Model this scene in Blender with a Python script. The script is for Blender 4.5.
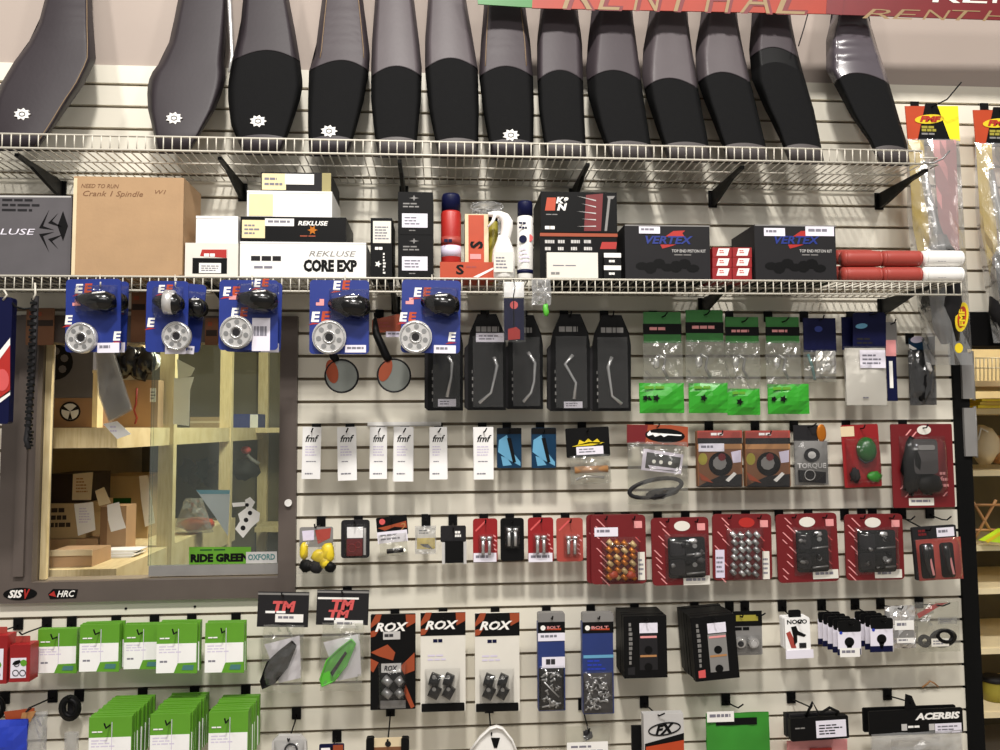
import bpy, math, random
from mathutils import Vector, Matrix, noise

# ------------------------------------------------------------------ scene, camera, light
for o in list(bpy.data.objects):
    bpy.data.objects.remove(o)
S = bpy.context.scene
C = S.collection
rnd = random.Random(11)

F_PX, DIST, CAM_Z = 800.0, 2.69521, 1.45
YAW, PITCH, ROLL = 0.07222, 0.06577, -0.00693
fw = Vector((math.sin(YAW) * math.cos(PITCH), math.cos(YAW) * math.cos(PITCH), math.sin(PITCH)))
r0 = Vector((math.cos(YAW), -math.sin(YAW), 0))
u0 = r0.cross(fw)
rt = r0 * math.cos(ROLL) + u0 * math.sin(ROLL)
up = u0 * math.cos(ROLL) - r0 * math.sin(ROLL)
CAM = Vector((0, -DIST, CAM_Z))
cd = bpy.data.cameras.new('camera')
cd.sensor_width = 36.0
cd.lens = 36.0 * F_PX / 1000.0
cam = bpy.data.objects.new('camera', cd)
C.objects.link(cam)
cam.matrix_world = Matrix(((rt.x, up.x, -fw.x, CAM.x), (rt.y, up.y, -fw.y, CAM.y), (rt.z, up.z, -fw.z, CAM.z), (0, 0, 0, 1)))
S.camera = cam

S.view_settings.view_transform = 'Standard'
S.view_settings.look = 'None'
S.view_settings.gamma = 1.0
S.view_settings.use_curve_mapping = False
S.view_settings.exposure = 0.0

w = bpy.data.worlds.new('shop_ambient')
S.world = w
w.use_nodes = True
w.node_tree.nodes['Background'].inputs[0].default_value = (1.0, 0.97, 0.91, 1)
w.node_tree.nodes['Background'].inputs[1].default_value = 0.31


def area(name, loc, target, sx, sy, energy, col):
    l = bpy.data.lights.new(name, 'AREA')
    l.shape = 'RECTANGLE'
    l.size, l.size_y, l.energy, l.color = sx, sy, energy, col
    o = bpy.data.objects.new(name, l)
    C.objects.link(o)
    o.location = loc
    o.rotation_euler = (Vector(target) - Vector(loc)).to_track_quat('-Z', 'Y').to_euler()
    return o


WARM = (1.0, 0.955, 0.90)
for lx, le in ((-2.0, 70), (-0.1, 182), (2.4, 68)):
    area('ceiling_lamp', (lx, -3.1, 5.2), (lx * .6, 0.0, 1.3), 0.34, 0.34, le, WARM)
area('ceiling_panel', (0.4, -4.6, 3.9), (0.3, 0, 1.4), 3.0, 0.6, 60, (1.0, 0.95, 0.9))
area('stockroom_lamp', (-0.25, 0.75, 2.55), (-1.2, 0.8, 1.1), 0.5, 0.5, 42, (1.0, 0.93, 0.76))
area('aisle_lamp', (2.9, 0.5, 2.5), (2.7, 1.3, 1.3), 0.4, 0.4, 22, (1.0, 0.88, 0.66))


def P(px, py, d):
    """world point seen at photo pixel (px, py) on the plane parallel to the wall, d metres in front of it"""
    r = fw + rt * ((px - 500) / F_PX) + up * ((375 - py) / F_PX)
    return CAM + r * ((DIST - d) / r.y)


def Q(v):
    q = Vector(v) - CAM
    z = q.dot(fw)
    return 500 + F_PX * q.dot(rt) / z, 375 - F_PX * q.dot(up) / z


# ------------------------------------------------------------------ materials
def lin(c):
    return tuple(((v / 255.0) / 12.92 if v <= 10.3 else (((v / 255.0) + 0.055) / 1.055) ** 2.4) for v in c)


MATS = {}


def mat(name, rgb, rough=0.5, metal=0.0, var=0.06, scale=14.0, bump=0.0, alpha=1.0, trans=0.0, spec=0.5, coat=0.0, bscale=None):
    m = bpy.data.materials.new(name)
    m.use_nodes = True
    nt = m.node_tree
    b = nt.nodes['Principled BSDF']
    tc = nt.nodes.new('ShaderNodeTexCoord')
    nz = nt.nodes.new('ShaderNodeTexNoise')
    nz.inputs['Scale'].default_value = scale
    nz.inputs['Detail'].default_value = 3
    nt.links.new(tc.outputs['Object'], nz.inputs['Vector'])
    cr = nt.nodes.new('ShaderNodeValToRGB')
    a = lin(rgb)
    cr.color_ramp.elements[0].position = 0.3
    cr.color_ramp.elements[1].position = 0.7
    cr.color_ramp.elements[0].color = tuple(max(0, v * (1 - var)) for v in a) + (1,)
    cr.color_ramp.elements[1].color = tuple(min(1, v * (1 + var)) for v in a) + (1,)
    nt.links.new(nz.outputs['Fac'], cr.inputs['Fac'])
    nt.links.new(cr.outputs['Color'], b.inputs['Base Color'])
    b.inputs['Roughness'].default_value = rough
    b.inputs['Metallic'].default_value = metal
    b.inputs['Alpha'].default_value = alpha
    b.inputs['Transmission Weight'].default_value = trans
    b.inputs['Specular IOR Level'].default_value = spec
    b.inputs['Coat Weight'].default_value = coat
    if bump:
        n2 = nt.nodes.new('ShaderNodeTexNoise')
        n2.inputs['Scale'].default_value = bscale or scale * 6
        nt.links.new(tc.outputs['Object'], n2.inputs['Vector'])
        bp = nt.nodes.new('ShaderNodeBump')
        bp.inputs['Strength'].default_value = bump
        bp.inputs['Distance'].default_value = 0.004
        nt.links.new(n2.outputs['Fac'], bp.inputs['Height'])
        nt.links.new(bp.outputs['Normal'], b.inputs['Normal'])
    MATS[name] = m
    return m


def wood(name, rgb, dark):
    m = mat(name, rgb, 0.6)
    nt = m.node_tree
    b = nt.nodes['Principled BSDF']
    tc = nt.nodes.new('ShaderNodeTexCoord')
    mp = nt.nodes.new('ShaderNodeMapping')
    mp.inputs['Scale'].default_value = (30, 3, 3)
    wv = nt.nodes.new('ShaderNodeTexNoise')
    wv.inputs['Scale'].default_value = 4
    wv.inputs['Detail'].default_value = 6
    cr = nt.nodes.new('ShaderNodeValToRGB')
    cr.color_ramp.elements[0].color = lin(dark) + (1,)
    cr.color_ramp.elements[1].color = lin(rgb) + (1,)
    cr.color_ramp.elements[0].position = 0.25
    cr.color_ramp.elements[1].position = 0.6
    nt.links.new(tc.outputs['Object'], mp.inputs['Vector'])
    nt.links.new(mp.outputs['Vector'], wv.inputs['Vector'])
    nt.links.new(wv.outputs['Fac'], cr.inputs['Fac'])
    nt.links.new(cr.outputs['Color'], b.inputs['Base Color'])
    return m


for n, c, kw in (
    ('denim', (32, 50, 108), dict(rough=.4)),
    ('gunmetal', (74, 71, 71), dict(spec=.15, rough=.45)),
    ('tail', (72, 67, 67), dict(spec=.3, rough=.5, bump=.05)),  # grip colour raised, light on the curved seat end painted in
    ('banner_gold', (140, 116, 80), dict(rough=.5)),
    ('banner_orange', (152, 44, 18), dict(rough=.5)),
    ('slat', (228, 223, 208), dict(rough=.42, var=.025, scale=3)),
    ('groove', (128, 116, 98), dict(rough=.7)),
    ('paint', (170, 157, 148), dict(rough=.8, var=.03, scale=2, bump=.08)),
    ('floor', (150, 142, 132), dict(rough=.5)),
    ('frame', (92, 83, 78), dict(spec=.3, rough=.42, var=.05)),
    ('railgrey', (150, 148, 146), dict(rough=.35, metal=.3)),
    ('wire', (204, 199, 186), dict(rough=.4, var=.03)),
    ('blackmetal', (12, 12, 12), dict(spec=.15, rough=.4)),
    ('black', (12, 12, 13), dict(spec=.15, rough=.5)),
    ('blackgloss', (9, 9, 10), dict(rough=.2)),
    ('blackmatte', (10, 10, 10), dict(spec=.15, rough=.9)),
    ('grip', (14, 14, 15), dict(spec=.15, rough=.85, bump=.25, scale=60)),
    ('charcoal', (36, 35, 37), dict(spec=.15, rough=.55)),
    ('vinyl', (62, 55, 59), dict(spec=.3, rough=.5, var=.05, bump=.06)),
    ('vinyl_dark', (46, 40, 44), dict(spec=.3, rough=.5, var=.05, bump=.06)),
    ('vinyl_light', (78, 71, 74), dict(spec=.3, rough=.45, var=.05, bump=.05)),
    ('vinyl_gloss', (80, 74, 80), dict(rough=.22, var=.05)),
    ('piping', (120, 98, 70), dict(rough=.6)),
    ('white', (238, 236, 232), dict(rough=.5, var=.02)),
    ('offwhite', (222, 218, 208), dict(rough=.55, var=.03)),
    ('paper', (242, 241, 240), dict(rough=.7, var=.03)),
    ('label', (228, 224, 236), dict(rough=.5, var=.02)),
    ('lilac', (214, 206, 226), dict(rough=.5, var=.03)),
    ('print', (120, 118, 130), dict(rough=.6)),
    ('printdark', (40, 38, 42), dict(rough=.6)),
    ('cream', (232, 216, 168), dict(rough=.6)),
    ('beige', (218, 200, 164), dict(rough=.6)),
    ('cardboard', (172, 140, 105), dict(rough=.8, var=.05, bump=.1)),
    ('cardboard_dark', (128, 96, 66), dict(rough=.8, var=.06)),
    ('cardboard_pale', (176, 152, 112), dict(rough=.8, var=.06)),
    ('darkbrown', (52, 40, 32), dict(spec=.3, rough=.7)),
    ('pencil', (120, 84, 56), dict(rough=.8)),
    ('greybox', (88, 85, 88), dict(spec=.3, rough=.55)),
    ('red', (142, 23, 27), dict(rough=.4)),
    ('darkred', (106, 15, 21), dict(rough=.45)),
    ('redbright', (172, 40, 34), dict(rough=.4)),
    ('brick', (160, 64, 55), dict(rough=.45)),
    ('pinkred', (206, 84, 84), dict(rough=.5)),
    ('pink', (226, 150, 150), dict(rough=.5)),
    ('orange', (180, 64, 26), dict(rough=.45)),
    ('orange_dark', (152, 66, 32), dict(rough=.5)),
    ('gold', (196, 168, 116), dict(rough=.4, metal=.2)),
    ('amber', (190, 112, 30), dict(rough=.3, metal=.5)),
    ('yellow', (222, 196, 36), dict(rough=.4)),
    ('yellowflat', (250, 226, 30), dict(rough=.5)),
    ('yellowbag', (206, 176, 62), dict(rough=.35)),
    ('neon', (190, 226, 40), dict(rough=.5)),
    ('olive', (156, 146, 54), dict(rough=.4)),
    ('green', (92, 152, 38), dict(rough=.45)),
    ('greenpack', (48, 152, 38), dict(rough=.3)),
    ('greenbag', (50, 132, 40), dict(rough=.35)),
    ('greenheader', (40, 112, 42), dict(rough=.4)),
    ('greendark', (30, 84, 34), dict(rough=.25)),
    ('greenpart', (84, 176, 52), dict(rough=.4)),
    ('teal', (70, 120, 120), dict(rough=.5)),
    ('blue', (27, 47, 126), dict(rough=.4)),
    ('bluebright', (32, 56, 170), dict(rough=.35)),
    ('navy', (16, 19, 54), dict(spec=.15, rough=.4)),
    ('skyblue', (96, 156, 190), dict(rough=.4)),
    ('deepblue', (20, 50, 76), dict(spec=.15, rough=.4)),
    ('silver', (216, 216, 216), dict(rough=.25, metal=.7)),
    ('steel', (160, 160, 160), dict(rough=.32, metal=.7)),
    ('aluminium', (216, 214, 212), dict(rough=.3, metal=.5)),
    ('foil', (220, 218, 216), dict(rough=.2, metal=.7)),
    ('greyplastic', (128, 126, 124), dict(rough=.45)),
    ('paleplastic', (190, 188, 186), dict(rough=.4)),
    ('mirrorglass', (150, 154, 148), dict(rough=.12, metal=.45)),  # reflected grey is partly put into the base colour
    ('brown', (120, 78, 48), dict(rough=.5)),
    ('tan', (170, 122, 76), dict(rough=.5)),
    ('oliveprint', (150, 140, 90), dict(rough=.5)),
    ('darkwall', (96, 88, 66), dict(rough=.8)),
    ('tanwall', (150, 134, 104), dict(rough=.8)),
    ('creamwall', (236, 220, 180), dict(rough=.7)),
):
    mat(n, c, **kw)


def film(name, tint, haze, rough, refl=.5, base=.03, bump=0.0, bscale=40):
    """thin clear plastic or glass: tinted see-through with a Fresnel gloss and a little haze"""
    m = bpy.data.materials.new(name)
    m.use_nodes = True
    nt = m.node_tree
    for n_ in list(nt.nodes):
        nt.nodes.remove(n_)
    N = nt.nodes.new
    out, tr, df, gl, m1, m2, lw, ma = N('ShaderNodeOutputMaterial'), N('ShaderNodeBsdfTransparent'), N('ShaderNodeBsdfDiffuse'), N('ShaderNodeBsdfGlossy'), N('ShaderNodeMixShader'), N('ShaderNodeMixShader'), N('ShaderNodeLayerWeight'), N('ShaderNodeMath')
    tr.inputs[0].default_value = lin(tint) + (1,)
    df.inputs[0].default_value = lin(tint) + (1,)
    gl.inputs['Roughness'].default_value = rough
    m1.inputs[0].default_value = haze
    lw.inputs['Blend'].default_value = .25
    ma.operation = 'MULTIPLY_ADD'
    ma.inputs[1].default_value, ma.inputs[2].default_value = refl, base
    L_ = nt.links.new
    L_(lw.outputs['Fresnel'], ma.inputs[0])
    L_(tr.outputs[0], m1.inputs[1])
    L_(df.outputs[0], m1.inputs[2])
    L_(m1.outputs[0], m2.inputs[1])
    L_(gl.outputs[0], m2.inputs[2])
    L_(ma.outputs[0], m2.inputs[0])
    L_(m2.outputs[0], out.inputs[0])
    if bump:
        tc, nz, bp = N('ShaderNodeTexCoord'), N('ShaderNodeTexNoise'), N('ShaderNodeBump')
        nz.inputs['Scale'].default_value = bscale
        bp.inputs['Strength'].default_value = bump
        bp.inputs['Distance'].default_value = .004
        L_(tc.outputs['Object'], nz.inputs['Vector'])
        L_(nz.outputs['Fac'], bp.inputs['Height'])
        L_(bp.outputs[0], gl.inputs['Normal'])
    MATS[name] = m


film('clear', (244, 244, 240), .06, .12, .5, .05, .6, 40)
film('clearheavy', (236, 236, 236), .18, .14, .5, .08, .6, 30)
film('blister', (248, 248, 248), .012, .08, .5, .025)
film('smoke', (150, 150, 152), .10, .14, .5, .05, .5, 40)
film('glass', (240, 247, 242), .045, .01, .6, .02)  # diffuse haze stands in for the milky reflection on the pane
mat('greenclear', (60, 190, 40), rough=.12, alpha=.82, var=.05, bump=.5, bscale=40, spec=.7)
wood('pine', (226, 208, 164), (206, 184, 134))
M = MATS


# ------------------------------------------------------------------ builders
def link(name, verts, faces, m, parent=None, smooth=False):
    me = bpy.data.meshes.new(name)
    me.from_pydata([tuple(v) for v in verts], [], faces)
    me.materials.append(M[m] if isinstance(m, str) else m)
    if smooth:
        me.polygons.foreach_set('use_smooth', [True] * len(me.polygons))
    me.update()
    o = bpy.data.objects.new(name, me)
    C.objects.link(o)
    if parent:
        o.parent = parent
    return o


def boxg(x0, x1, y0, y1, z0, z1):
    v = [(x, y, z) for x in (x0, x1) for y in (y0, y1) for z in (z0, z1)]
    f = [(0, 1, 3, 2), (4, 6, 7, 5), (0, 4, 5, 1), (2, 3, 7, 6), (0, 2, 6, 4), (1, 5, 7, 3)]
    return v, f


def tubeg(pts, r, n=6, closed=False):
    pts = [Vector(p) for p in pts]
    N = len(pts)
    rs = r if isinstance(r, (list, tuple)) else [r] * N
    V, Fc = [], []
    prev = None
    for i, p in enumerate(pts):
        a = pts[(i - 1) % N] if (closed or i > 0) else p
        b = pts[(i + 1) % N] if (closed or i < N - 1) else p
        t = (b - a).normalized()
        if prev is None:
            ref = Vector((0, 0, 1)) if abs(t.z) < .9 else Vector((1, 0, 0))
            s = t.cross(ref).normalized()
        else:
            s = (prev - t * prev.dot(t)).normalized()
        prev = s
        q = t.cross(s)
        for k in range(n):
            an = 2 * math.pi * k / n
            V.append(p + (s * math.cos(an) + q * math.sin(an)) * rs[i])
    for i in range(N if closed else N - 1):
        j = (i + 1) % N
        for k in range(n):
            k2 = (k + 1) % n
            Fc.append((i * n + k, j * n + k, j * n + k2, i * n + k2))
    if not closed:
        Fc.append(tuple(range(n)))
        Fc.append(tuple((N - 1) * n + k for k in reversed(range(n))))
    return V, Fc


def prismg(poly, yf, yb):
    """poly: (x, z) list, front at y=yf, back at y=yb"""
    n = len(poly)
    ar = sum(poly[i][0] * poly[(i + 1) % n][1] - poly[(i + 1) % n][0] * poly[i][1] for i in range(n))
    if ar < 0:
        poly = poly[::-1]
    V = [(x, yf, z) for x, z in poly] + [(x, yb, z) for x, z in poly]
    Fc = [tuple(range(n)), tuple(n + i for i in reversed(range(n)))]
    for i in range(n):
        j = (i + 1) % n
        Fc.append((i, n + i, n + j, j))
    return V, Fc


TXT = {}


def text_mesh(body, bold, shear):
    k = (body, bold, shear)
    if k not in TXT:
        cu = bpy.data.curves.new('t', 'FONT')
        cu.body = body
        cu.resolution_u = 2
        cu.offset = bold
        cu.shear = shear
        o = bpy.data.objects.new('t', cu)
        me = bpy.data.meshes.new_from_object(o)
        v = [p.co.copy() for p in me.vertices]
        f = [tuple(p.vertices) for p in me.polygons]
        bpy.data.objects.remove(o)
        bpy.data.curves.remove(cu)
        bpy.data.meshes.remove(me)
        x0, x1 = min(p.x for p in v), max(p.x for p in v)
        y0, y1 = min(p.y for p in v), max(p.y for p in v)
        TXT[k] = ([((p.x - x0) / (x1 - x0), (p.y - y0) / (y1 - y0)) for p in v], f)
    return TXT[k]


def tags(o, label=None, cat=None, group=None, kind=None):
    if label:
        o['label'] = label
    if cat:
        o['category'] = cat
    if group:
        o['group'] = group
    if kind:
        o['kind'] = kind
    return o


class T:
    """a thing: an Empty that parents its parts; parts are laid out from photo pixels on the thing's own plane"""

    def __init__(s, name, label, cat, px, py, d, group=None, rot=0.0, kind=None):
        s.o = bpy.data.objects.new(name, None)
        s.o.empty_display_size = .02
        C.objects.link(s.o)
        s.d = d
        s.loc = P(px, py, d)
        s.o.location = s.loc
        s.o.rotation_euler = (0, math.radians(rot), 0)
        s.rot = rot
        tags(s.o, label, cat, group, kind)

    def L(s, x, y, dd=0.0):
        return P(x, y, s.d + dd) - s.loc

    def mpp(s, x, y, dd=0.0):
        return (P(x + 1, y, s.d + dd) - P(x, y, s.d + dd)).length

    def add(s, name, V, Fc, m, parent=None, smooth=False, label=None):
        o = link(name, V, Fc, m, parent or s.o, smooth)
        if label:
            o['label'] = label
        return o

    def rect(s, x0, y0, x1, y1, dd=0.0):
        xm, ym = (x0 + x1) / 2, (y0 + y1) / 2
        return s.L(x0, ym, dd).x, s.L(x1, ym, dd).x, s.L(xm, y1, dd).z, s.L(xm, y0, dd).z

    def panel(s, name, x0, y0, x1, y1, m, dd=0.0, th=.003, r=0, parent=None, label=None):
        a, b, c, e = s.rect(x0, y0, x1, y1, dd)
        if r:
            k = min(r * s.mpp(x0, y0, dd), (b - a) / 2.01, (e - c) / 2.01)
            poly = []
            for cx, cz, a0 in ((b - k, c + k, -90), (b - k, e - k, 0), (a + k, e - k, 90), (a + k, c + k, 180)):
                for q in range(4):
                    an = math.radians(a0 + q * 30)
                    poly.append((cx + k * math.cos(an), cz + k * math.sin(an)))
        else:
            poly = [(a, c), (b, c), (b, e), (a, e)]
        yf = s.L(x0, y0, dd).y
        V, Fc = prismg(poly, yf, yf + th)
        return s.add(name, V, Fc, m, parent, label=label)

    def poly(s, name, pts, m, dd=0.0, th=.002, parent=None, label=None):
        pl = [(s.L(x, y, dd).x, s.L(x, y, dd).z) for x, y in pts]
        yf = s.L(0, 0, dd).y
        V, Fc = prismg(pl, yf, yf + th)
        return s.add(name, V, Fc, m, parent, label=label)

    def disc(s, name, cx, cy, rx, m, dd=0.0, th=.002, ry=None, rot=0, n=20, parent=None, label=None):
        ry = ry or rx
        ca, sa = math.cos(math.radians(rot)), math.sin(math.radians(rot))
        pts = []
        for i in range(n):
            a = 2 * math.pi * i / n
            u, v = rx * math.cos(a), ry * math.sin(a)
            pts.append((cx + u * ca - v * sa, cy + u * sa + v * ca))
        return s.poly(name, pts, m, dd, th, parent, label)

    def star(s, name, cx, cy, r1, r2, k, m, dd, th=.001, parent=None, squash=1.0):
        pts = []
        for i in range(2 * k):
            a = math.pi * i / k
            r = r1 if i % 2 == 0 else r2
            pts.append((cx + r * math.cos(a), cy + r * squash * math.sin(a)))
        return s.poly(name, pts, m, dd, th, parent)

    def text(s, body, x0, y0, x1, y1, m, dd=.0008, bold=.02, shear=0.0, name='lettering', parent=None, tilt=0.0, vertical=False):
        uv, f = text_mesh(body, bold, shear)
        a, b, c, e = s.rect(x0, y0, x1, y1, dd)
        yf = s.L(0, 0, dd).y
        V = []
        for u, v in uv:
            if vertical:
                u, v = 1 - v, u
            V.append((a + (b - a) * u, yf, c + (e - c) * v + tilt * (u - .5) * (b - a)))
        return s.add(name, V, f, m, parent)

    def lines(s, x0, y0, x1, y1, n, m='print', dd=.0008, name='fine_print', parent=None, frac=.45, seed=1):
        rr = random.Random(seed)
        V, Fc = [], []
        a, b, c, e = s.rect(x0, y0, x1, y1, dd)
        yf = s.L(0, 0, dd).y
        h = (e - c) / n
        for i in range(n):
            z1 = e - i * h
            xe = a + (b - a) * rr.uniform(.55, 1)
            x = a
            while x < xe - .002:
                xn = min(xe, x + (b - a) * rr.uniform(.12, .3))
                k = len(V)
                V += [(x, yf, z1 - h * frac), (xn, yf, z1 - h * frac), (xn, yf, z1), (x, yf, z1)]
                Fc.append((k, k + 1, k + 2, k + 3))
                x = xn + (b - a) * .04
        return s.add(name, V, Fc, m, parent)

    def label(s, x0, y0, x1, y1, dd=.001, m='label', n=2, name='price_label', parent=None, pm='print'):
        p = s.panel(name, x0, y0, x1, y1, m, dd, .0006, parent=parent)
        s.lines(x0 + (x1 - x0) * .1, y0 + (y1 - y0) * .25, x1 - (x1 - x0) * .1, y1 - (y1 - y0) * .1, n, pm, dd + .0005, parent=p if parent is None else parent, seed=int(x0 * 7 + y0))
        return p

    def tube(s, name, pts, r, m, n=6, closed=False, parent=None, smooth=True, label=None):
        V, Fc = tubeg([s.L(*p) for p in pts], r, n, closed)
        return s.add(name, V, Fc, m, parent, smooth, label)

    def ring(s, name, cx, cy, rx, r, m, dd=0.0, ry=None, rot=0, n=20, parent=None):
        ry = ry or rx
        ca, sa = math.cos(math.radians(rot)), math.sin(math.radians(rot))
        pts = []
        for i in range(n):
            a = 2 * math.pi * i / n
            u, v = rx * math.cos(a), ry * math.sin(a)
            pts.append((cx + u * ca - v * sa, cy + u * sa + v * ca, dd))
        return s.tube(name, pts, r, m, 6, True, parent)

    def lathe(s, name, cx, prof, m, dd=0.0, seg=18, parent=None, label=None):
        """vertical axis; prof = [(radius px, y px)] from the bottom up"""
        V, Fc = [], []
        for rp, y in prof:
            c = s.L(cx, y, dd)
            r = max(rp, .01) * s.mpp(cx, y, dd)
            for k in range(seg):
                a = 2 * math.pi * k / seg
                V.append((c.x + r * math.cos(a), c.y + r * math.sin(a), c.z))
        n = len(prof)
        for i in range(n - 1):
            for k in range(seg):
                k2 = (k + 1) % seg
                Fc.append((i * seg + k, i * seg + k2, (i + 1) * seg + k2, (i + 1) * seg + k))
        Fc.append(tuple(reversed(range(seg))))
        Fc.append(tuple((n - 1) * seg + k for k in range(seg)))
        return s.add(name, V, Fc, m, parent, True, label)

    def blister(s, name, x0, y0, x1, y1, m='blister', dd=.001, h=.018, n=8, parent=None, pw=6):
        a, b, c, e = s.rect(x0, y0, x1, y1, dd)
        yf = s.L(0, 0, dd).y
        V, Fc = [], []
        for j in range(n + 1):
            for i in range(n + 1):
                u, v = 2 * i / n - 1, 2 * j / n - 1
                u = math.copysign(1 - (1 - abs(u)) ** 1.6, u)
                v = math.copysign(1 - (1 - abs(v)) ** 1.6, v)
                V.append((a + (b - a) * (u + 1) / 2, yf - h * (1 - abs(u) ** pw) * (1 - abs(v) ** pw), c + (e - c) * (v + 1) / 2))
        for j in range(n):
            for i in range(n):
                k = j * (n + 1) + i
                Fc.append((k, k + 1, k + n + 2, k + n + 1))
        return s.add(name, V, Fc, m, parent, True)

    def bag(s, name, x0, y0, x1, y1, m='clear', dd=.004, puff=.012, amp=.003, n=7, seed=1, parent=None, both=True, flat=True, label=None, taper=0.0):
        rr = random.Random(seed)
        a, b, c, e = s.rect(x0, y0, x1, y1, dd)
        yf = s.L(0, 0, dd).y
        V, Fc = [], []
        for side in ((1, -1) if both else (1,)):
            k0 = len(V)
            for j in range(n + 1):
                for i in range(n + 1):
                    u, v = 2 * i / n - 1, 2 * j / n - 1
                    edge = abs(u) > .99 or abs(v) > .99
                    q = puff * (1 - u * u) * (1 - v * v) * side
                    jt = 0 if edge else rr.uniform(-amp, amp)
                    k = (b - a) * .5 * (1 - taper * (v + 1) / 2)
                    V.append(((a + b) / 2 + u * k + (rr.uniform(-.3, .3) * amp), yf - q - jt + (.004 if side < 0 else 0), c + (e - c) * (v + 1) / 2 + rr.uniform(-.3, .3) * amp))
            for j in range(n):
                for i in range(n):
                    k = k0 + j * (n + 1) + i
                    t = (k, k + 1, k + n + 2, k + n + 1)
                    Fc.append(t if side > 0 else t[::-1])
        return s.add(name, V, Fc, m, parent, not flat, label)

    def lump(s, name, cx, cy, rx, ry, rz, m, dd=.01, jit=.15, seed=1, parent=None, nu=10, nv=7, rot=0, smooth=True, label=None):
        rr = random.Random(seed)
        c = s.L(cx, cy, dd)
        k = s.mpp(cx, cy, dd)
        ca, sa = math.cos(math.radians(-rot)), math.sin(math.radians(-rot))
        V, Fc = [], []
        for j in range(nv + 1):
            ph = math.pi * j / nv
            for i in range(nu):
                th = 2 * math.pi * i / nu
                q = 1 + rr.uniform(-jit, jit) if 0 < j < nv else 1
                x, z, y = math.sin(ph) * math.cos(th) * rx * k * q, math.cos(ph) * ry * k * q, math.sin(ph) * math.sin(th) * rz * q
                V.append((c.x + x * ca - z * sa, c.y + y, c.z + x * sa + z * ca))
        for j in range(nv):
            for i in range(nu):
                i2 = (i + 1) % nu
                Fc.append((j * nu + i, j * nu + i2, (j + 1) * nu + i2, (j + 1) * nu + i))
        return s.add(name, V, Fc, m, parent, smooth, label)


G0 = CAM_Z + 1.15670
PITCH_Z = 0.0762


def gz(i):
    return G0 - PITCH_Z * i


def hook(label, px, py, d, tip=.03, kick=.012, side=0.0, m='black', group='black slatwall display hooks'):
    """slatwall hook: a backplate clipped in the groove above and a prong out to where the pack hangs"""
    h = P(px, py, d)
    i = math.floor((G0 - h.z + .010) / PITCH_Z)
    zg = gz(i)
    o = bpy.data.objects.new('slatwall_hook', None)
    o.empty_display_size = .02
    C.objects.link(o)
    o.location = (h.x, 0, zg)
    tags(o, label, 'hook', group)
    zp = h.z - zg
    V, Fc = boxg(-.0145, .0145, -.006, -.0005, -.034, .003)
    link('backplate', V, Fc, m, o)
    pts = [(0, -.005, -.02), (0, -.03, (-.02 * 2 + zp) / 3 - .002), (0, -d, zp), (side * .3, -d - tip * .7, zp + .001), (side, -d - tip, zp + kick)]
    V, Fc = tubeg(pts, .0024, 6)
    link('prong', V, Fc, m, o, True)
    return o


def copy_tree(t, off, label=None, group=None, only=None, rot=None):
    r = t.o.copy()
    C.objects.link(r)
    r.location = Vector(t.o.location) + Vector(off)
    if rot is not None:
        r.rotation_euler = (0, math.radians(rot), 0)
    if label:
        r['label'] = label
    if group:
        r['group'] = group
    for ch in t.o.children:
        if only and not any(ch.name.startswith(k) for k in only):
            continue
        c = ch.copy()
        C.objects.link(c)
        c.parent = r
        for g in ch.children:
            e = g.copy()
            C.objects.link(e)
            e.parent = c
    return r


ORD = ('second', 'third', 'fourth', 'fifth', 'sixth', 'seventh', 'eighth', 'ninth', 'tenth', 'eleventh', 'twelfth', 'thirteenth')


def stack(t, n, step, desc, group, only=None, jx=.002):
    """n further packs of the same kind behind t on its hook"""
    for i in range(1, n + 1):
        label = ORD[i - 1] + ' from the front: ' + desc
        copy_tree(t, (rnd.uniform(-jx, jx), step * i, rnd.uniform(-.001, .001)), label, group, only, t.rot + rnd.uniform(-.6, .6))


def pack(name, label, cat, x0, y0, x1, y1, d, m, group=None, rot=0, th=.004, r=1.5, hk='', hx=None, hy=None, card='card', **kw):
    t = T(name, label, cat, (x0 + x1) / 2, y0 + 3, d, group, rot)
    t.card = t.panel(card, x0, y0, x1, y1, m, 0, th, r)
    if hk:
        hook('black hook carrying the ' + hk, hx or (x0 + x1) / 2, hy or y0 + 4, d, **kw)
    return t


# ------------------------------------------------------------------ the setting
def struct(name, V, Fc, m, parent=None):
    o = link(name, V, Fc, m, parent)
    if parent is None:
        o['kind'] = 'structure'
    return o


struct('floor', *boxg(-3.2, 4.2, -5.5, 3.0, -.05, 0), 'floor')

DOOR_X = 1.79116                      # slatwall ends here, the black upright begins
DOOR_X1 = P(972, 500, 0).x
HEAD_Z1, HEAD_Z0 = P(985, 313, 0).z, P(985, 346, 0).z
WX0, WX1 = P(3, 500, .0).x, P(297.5, 450, .0).x
WZ1, WZ0 = P(290, 317, .0).z, P(150, 599, .0).z
IX0, IX1 = P(38, 480, .0).x, P(280.5, 450, .0).x
IZ1, IZ0 = P(200, 343, 0).z, P(200, 578, .0).z
XL, XR = -2.6, 3.3
TOP = G0 + .066
back = struct('wall_back', *boxg(XL, XR, .012, .10, TOP, 3.95), 'paint')
BX0, BX1, BZ0, BZ1 = IX0 - .004, IX1 + .004, IZ0 - .004, IZ1 + .004
for x0, x1, z0, z1 in ((XL, BX0, 0, TOP), (BX0, BX1, 0, BZ0), (BX0, BX1, BZ1, TOP), (BX1, DOOR_X, 0, TOP), (DOOR_X, XR, HEAD_Z1 - .02, TOP)):
    struct('backing_board', *boxg(x0, x1, .012, .10, z0, z1), 'groove', back)
GAP = .0050
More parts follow.
